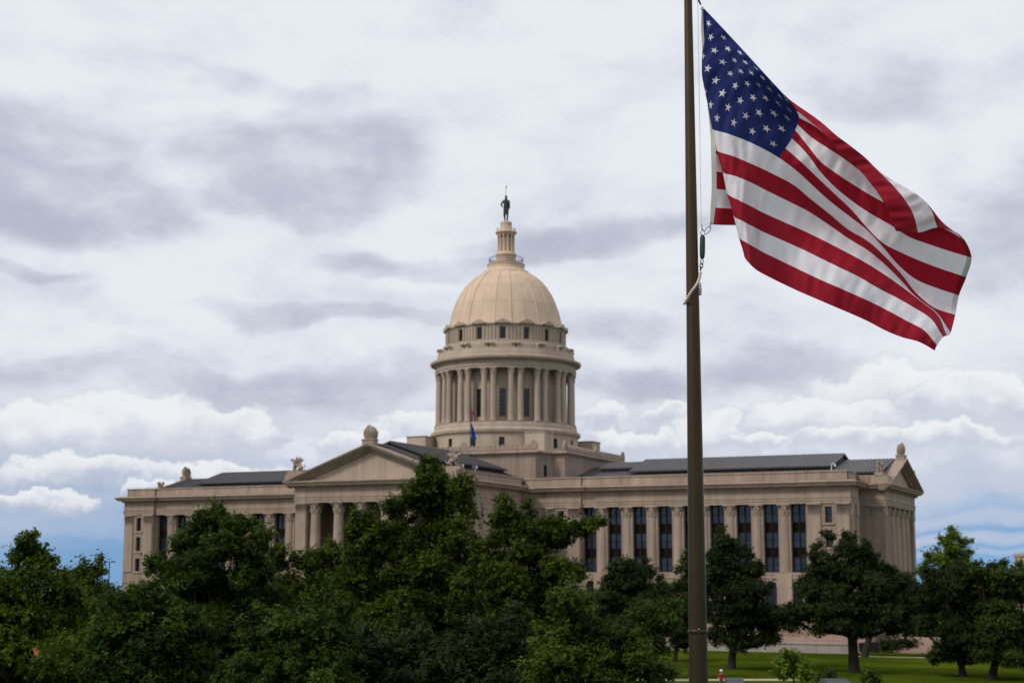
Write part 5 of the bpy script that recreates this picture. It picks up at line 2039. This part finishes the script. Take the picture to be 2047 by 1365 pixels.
lines = [
    [(1569, 192), (1597, 225), (1620, 244), (1646, 266), (1695.5, 321), (1725, 347), (1743, 370.6), (1770.6, 409), (1780, 435), (1791, 462)],
    [(1582, 203), (1593, 209.5), (1639, 242), (1657, 260), (1688, 283), (1725, 314), (1752, 345), (1790, 390), (1810, 430), (1814, 464)],
    [(1592, 222), (1615, 233), (1650, 259), (1690, 289), (1734, 321), (1747.6, 334), (1776, 361), (1799, 386), (1818, 412), (1829.5, 437), (1835, 465)],
    [(1597, 235), (1622, 247), (1646, 267), (1690, 300), (1730, 329), (1780, 360), (1824, 382), (1841, 395), (1856, 410), (1869.5, 435), (1873, 455)],
    [(1594, 249), (1620, 273.5), (1648, 292), (1695.5, 323), (1725, 347), (1765, 378), (1815, 402), (1862, 427), (1906, 463)],
    [(1589.5, 261), (1615, 292), (1633, 317.5), (1662.6, 341), (1725, 381.6), (1769, 407), (1830, 432), (1885, 455), (1928, 480)],
    [(1583, 277), (1611, 304.7), (1633, 336), (1662.6, 369), (1700, 400), (1738, 426), (1776, 447), (1806.7, 469.5), (1852, 486.7), (1909.5, 506), (1942, 515)],
    [(1570, 297), (1615, 336), (1648, 369), (1700, 417), (1728.6, 450.5), (1766.7, 487.6), (1795, 502), (1833, 519), (1871, 534), (1931.4, 554)],
    [(1557.5, 316), (1596.6, 345), (1637, 383), (1668, 410), (1700, 434), (1738, 464), (1766.7, 496), (1792, 526), (1818, 553), (1852, 567.6), (1890.5, 583), (1917, 590.5)],
    [(1545, 348), (1565, 356), (1601.5, 380), (1629, 406), (1650, 421), (1688.6, 454), (1700, 462), (1738, 484), (1776, 519), (1812, 559), (1829.5, 583), (1845, 602), (1866, 614), (1909.5, 629.5)],
    [(1536, 383), (1583, 406), (1612, 420), (1650.5, 445), (1688.6, 473), (1720, 489.5), (1738, 503), (1776, 535), (1814, 574), (1837, 601), (1862, 617), (1881, 633), (1892, 650), (1900, 665)],
    [(1529, 427), (1612, 464), (1665, 490), (1720, 519), (1757, 541), (1814, 581), (1852, 611), (1877, 632), (1888.6, 651), (1892, 671)],
    [(1526.7, 464), (1601, 497), (1669.5, 530.5), (1720, 555), (1757, 577), (1814, 606), (1862, 638), (1877, 655), (1885, 674)],
    [(1527, 505), (1631, 555), (1720, 594), (1757, 611), (1814, 642), (1848.6, 661), (1864, 676), (1873, 690)],
    [(1530, 550), (1582, 576), (1662, 610.5), (1720, 635), (1757, 653), (1785.7, 670.5), (1814, 676), (1864, 692), (1868.6, 700.6)]]
vrow = [0, .5] + list(range(1, 14))


def ins_half(col):
    """add the half-stripe row (fold crest) to a 14-entry column"""
    h = tuple((a + b) / 2 for a, b in zip(col[0], col[1]))
    return [col[0], h] + list(col[1:])


c0, c1, c2, c3, c4_ = [ins_half(c) for c in (s0, s1, s2, s3, s4)]
us15 = [us[0], us[0] * .5 + us[1] * .5] + us[1:]


def resample(line, ts):
    P = np.array(line, float)
    s = np.r_[0, np.cumsum(np.hypot(*np.diff(P, axis=0).T))]
    s /= s[-1]
    return [(np.interp(t, s, P[:, 0]), np.interp(t, s, P[:, 1])) for t in ts]


tail_u = [.4, .46, .52, .58, .64, .70, .76, .82, .88, .94, 1.0]
tails = [resample(l, [(u - .4) / .6 for u in tail_u]) for l in lines]
fold = np.interp(vrow, [0, .5, 1, 2, 3, 4, 5, 6, 7, 8, 9, 10, 11, 12, 13],
                 [-.62, -.57, -.50, -.42, -.26, -.18, -.05, .10, .25, .36, .28, .10, -.02, -.08, -.06])
ctrl_u = np.zeros((15, 16))
ctrl = np.zeros((15, 16, 3))
for j in range(15):
    k = vrow[j]
    ub = us15[j]
    uu = [0, ub * .5, ub, ub + (.4 - ub) * .33, ub + (.4 - ub) * .67] + tail_u
    pts = [c0[j], c1[j], c2[j], c3[j], c4_[j]] + tails[j]
    dep = [0, .018 * k, -.002 * k, .04 - .015 * k, .14 - .013 * k]
    if k < 3:
        dep[4] -= (.26, .21, .15, .08)[j if j < 4 else 3]
    for u in tail_u:
        amp = min(1.0, max(0.0, (u - .36) / .26))
        amp = amp * amp * (3 - 2 * amp)
        if k <= 3:
            amp = max(amp, .62 - .15 * k)
        dep.append(.34 - .012 * k + .45 * (u - .4) + fold[j] * amp + .045 * math.sin(u * 19 + k * .42))
    for i in range(16):
        ctrl_u[j, i] = uu[i]
        ctrl[j, i] = (pts[i][0], pts[i][1], dep[i])


def cr_interp(xs, ys, x):
    """monotone-ish cubic (Catmull-Rom with non-uniform knots)"""
    xs = np.asarray(xs)
    ys = np.asarray(ys)
    n = len(xs)
    m = np.zeros_like(ys)
    d = (ys[1:] - ys[:-1]) / np.maximum(xs[1:] - xs[:-1], 1e-6)[:, None]
    m[0], m[-1] = d[0], d[-1]
    h = np.maximum(xs[1:] - xs[:-1], 1e-6)
    w0, w1 = h[1:], h[:-1]
    m[1:-1] = (d[:-1] * w0[:, None] + d[1:] * w1[:, None]) / (w0 + w1)[:, None]
    i = np.clip(np.searchsorted(xs, x, side='right') - 1, 0, n - 2)
    t = (x - xs[i]) / h[i]
    t = np.clip(t, 0, 1)[:, None]
    hh = h[i][:, None]
    return ((2 * t ** 3 - 3 * t ** 2 + 1) * ys[i] + (t ** 3 - 2 * t ** 2 + t) * hh * m[i] + (-2 * t ** 3 + 3 * t ** 2) * ys[i + 1] + (t ** 3 - t ** 2) * hh * m[i + 1])


UF = np.unique(np.concatenate([np.linspace(0, .4, 61), np.linspace(.4, 1, 91)]))
VF = np.linspace(0, 13, 13 * 10 + 1)
row_c = np.zeros((15, len(UF), 3))
for j in range(15):
    xs = ctrl_u[j].copy()
    for i in range(1, 16):
        xs[i] = max(xs[i], xs[i - 1] + 1e-4)
    row_c[j] = cr_interp(xs, ctrl[j], UF)
GRID = np.zeros((len(VF), len(UF), 3))
for i in range(len(UF)):
    GRID[:, i] = cr_interp(np.array(vrow, float), row_c[:, i], VF)
FLAGP = np.zeros_like(GRID)
for a in range(GRID.shape[0]):
    for b in range(GRID.shape[1]):
        px_, py_, dd = GRID[a, b]
        dd += .010 * math.sin(UF[b] * 62 + VF[a] * 1.3) + .006 * math.sin(UF[b] * 131 - VF[a] * .8) + .004 * math.sin(UF[b] * 190 + VF[a] * 2.1)
        FLAGP[a, b] = at(px_, py_, PD + dd)
hoist = at(1404, 14, PD)
flag = thing('striped_flag', 'large red, white and blue flag blowing from the foreground flagpole', 'flag', hoist)
FLAGP -= hoist


def patch(name, m, u0, u1, v0, v1, parent):
    iu = [i for i, u in enumerate(UF) if u0 - 1e-6 <= u <= u1 + 1e-6]
    iv = [j for j, v in enumerate(VF) if v0 - 1e-6 <= v <= v1 + 1e-6]
    mb = MB()
    mb.v = [tuple(FLAGP[j, i]) for j in iv for i in iu]
    w = len(iu)
    mb.f = [(a * w + b, (a + 1) * w + b, (a + 1) * w + b + 1, a * w + b + 1) for a in range(len(iv) - 1) for b in range(w - 1)]
    me = mb.mesh(name)
    me.polygons.foreach_set('use_smooth', [True] * len(me.polygons))
    me.materials.append(m)
    return obj(name, me, None, parent)


for k in range(13):
    patch('stripe', RED if k % 2 == 0 else WHT, .4 if k < 7 else 0.0, 1.0, k, k + 1, flag)
HEMR = cloth_mat('hem_red', (.30, .010, .026), .06)
HEMW = cloth_mat('hem_white', (.72, .69, .72), .08)
canton = patch('canton', BLU, 0, .4, 0, 7, flag)


# stitched double hem down the fly end
_gx = np.gradient(FLAGP, axis=1)
_gy = np.gradient(FLAGP, axis=0)
_nn = np.cross(_gx, _gy)
_nn /= (np.linalg.norm(_nn, axis=2)[..., None] + 1e-12)
_i0 = int(np.argmin(np.abs(UF - .9867)))
for k in range(13):
    vs, fs = [], []
    for sd_ in (.0035, -.0035):
        o = len(vs)
        for j in range(k * 10, k * 10 + 11):
            for i in range(_i0, len(UF)):
                vs.append(tuple(FLAGP[j, i] + _nn[j, i] * sd_))
        w = len(UF) - _i0
        for a in range(10):
            for b in range(w - 1):
                q = o + a * w + b
                fs.append((q, q + w, q + w + 1, q + 1))
    obj('hem', MB().add(vs, fs), HEMR if k % 2 == 0 else HEMW, flag, True)


def flag_at(u, v):
    i = min(max(np.searchsorted(UF, u) - 1, 0), len(UF) - 2)
    j = min(max(np.searchsorted(VF, v) - 1, 0), len(VF) - 2)
    a = (u - UF[i]) / (UF[i + 1] - UF[i])
    b = (v - VF[j]) / (VF[j + 1] - VF[j])
    return (FLAGP[j, i] * (1 - a) * (1 - b) + FLAGP[j, i + 1] * a * (1 - b) + FLAGP[j + 1, i] * (1 - a) * b + FLAGP[j + 1, i + 1] * a * b)


FLY = 4.0
HST = 2.42
for row in range(9):
    nst = 6 if row % 2 == 0 else 5
    for s in range(nst):
        uc = .4 * ((2 * s + 1) if nst == 6 else (2 * s + 2)) / 12
        vc = 7 * (row + 1) / 10
        R1 = .0308 * HST * .70
        pts2 = []
        for q in range(10):
            rr = R1 if q % 2 == 0 else R1 * .382
            an = -math.pi / 2 + q * math.pi / 5
            pts2.append((rr * math.cos(an), rr * math.sin(an)))
        rings_ = [(0, 0)] + [(x * .5, y * .5) for x, y in pts2] + pts2
        for side in ((-1, 1),):
            vs = []
            ok = True
            for sd_ in side:
                for x, y in rings_:
                    u = uc + x / FLY
                    v = vc + y / (HST / 13)
                    u = max(u, 1e-4)
                    p = flag_at(u, v)
                    e = 1e-3
                    du = flag_at(u + e, v) - p
                    dv = flag_at(u, v + e * 20) - p
                    nr = np.cross(du, dv)
                    nr = nr / (np.linalg.norm(nr) + 1e-12)
                    vs.append(tuple(p + nr * .0025 * sd_))
            fs = []
            for b in (0, 21):
                for q in range(10):
                    q2 = (q + 1) % 10
                    t1 = [(b, b + 1 + q, b + 1 + q2), (b + 1 + q, b + 11 + q, b + 11 + q2, b + 1 + q2)]
                    fs += t1 if b == 0 else [tuple(reversed(f)) for f in t1]
            me = MB().add(vs, fs).mesh('star')
            me.polygons.foreach_set('use_smooth', [True] * len(me.polygons))
            me.materials.append(WHT)
            obj('star', me, None, canton)
# canvas header along the hoist
hv = []
hx = np.interp(VF, range(14), [2.5, 4.5, 5, 6, 7, 8, 8.5, 9, 9.5, 9.5, 9.5, 9.5, 9.5, 7])
for j in range(len(VF)):
    p = FLAGP[j, 0]
    px_, py_, dd = GRID[j, 0]
    q = at(px_ - hx[j], py_ + (1 if j else -2), PD - .01) - hoist
    hv += [tuple(p + _fh * -.004), tuple(q + _fh * -.004), tuple(q + _fh * .004), tuple(p + _fh * .004)]
hf = []
for j in range(len(VF) - 1):
    a, b = j * 4, j * 4 + 4
    for k in range(4):
        hf.append((a + k, b + k, b + (k + 1) % 4, a + (k + 1) % 4))
hd = obj('header', MB().add(hv, hf), CANVAS, flag, True)
for px_, py_ in ((1403.5, 17), (1421.5, 444)):
    c = Vector(at(px_, py_, PD - .016) - hoist)
    g_ = MB()
    ring_at(g_, c + Vector((0, 0, -.014)), c + Vector((0, 0, .014)), .028, .005)
    obj('grommet', g_, STEEL, hd)
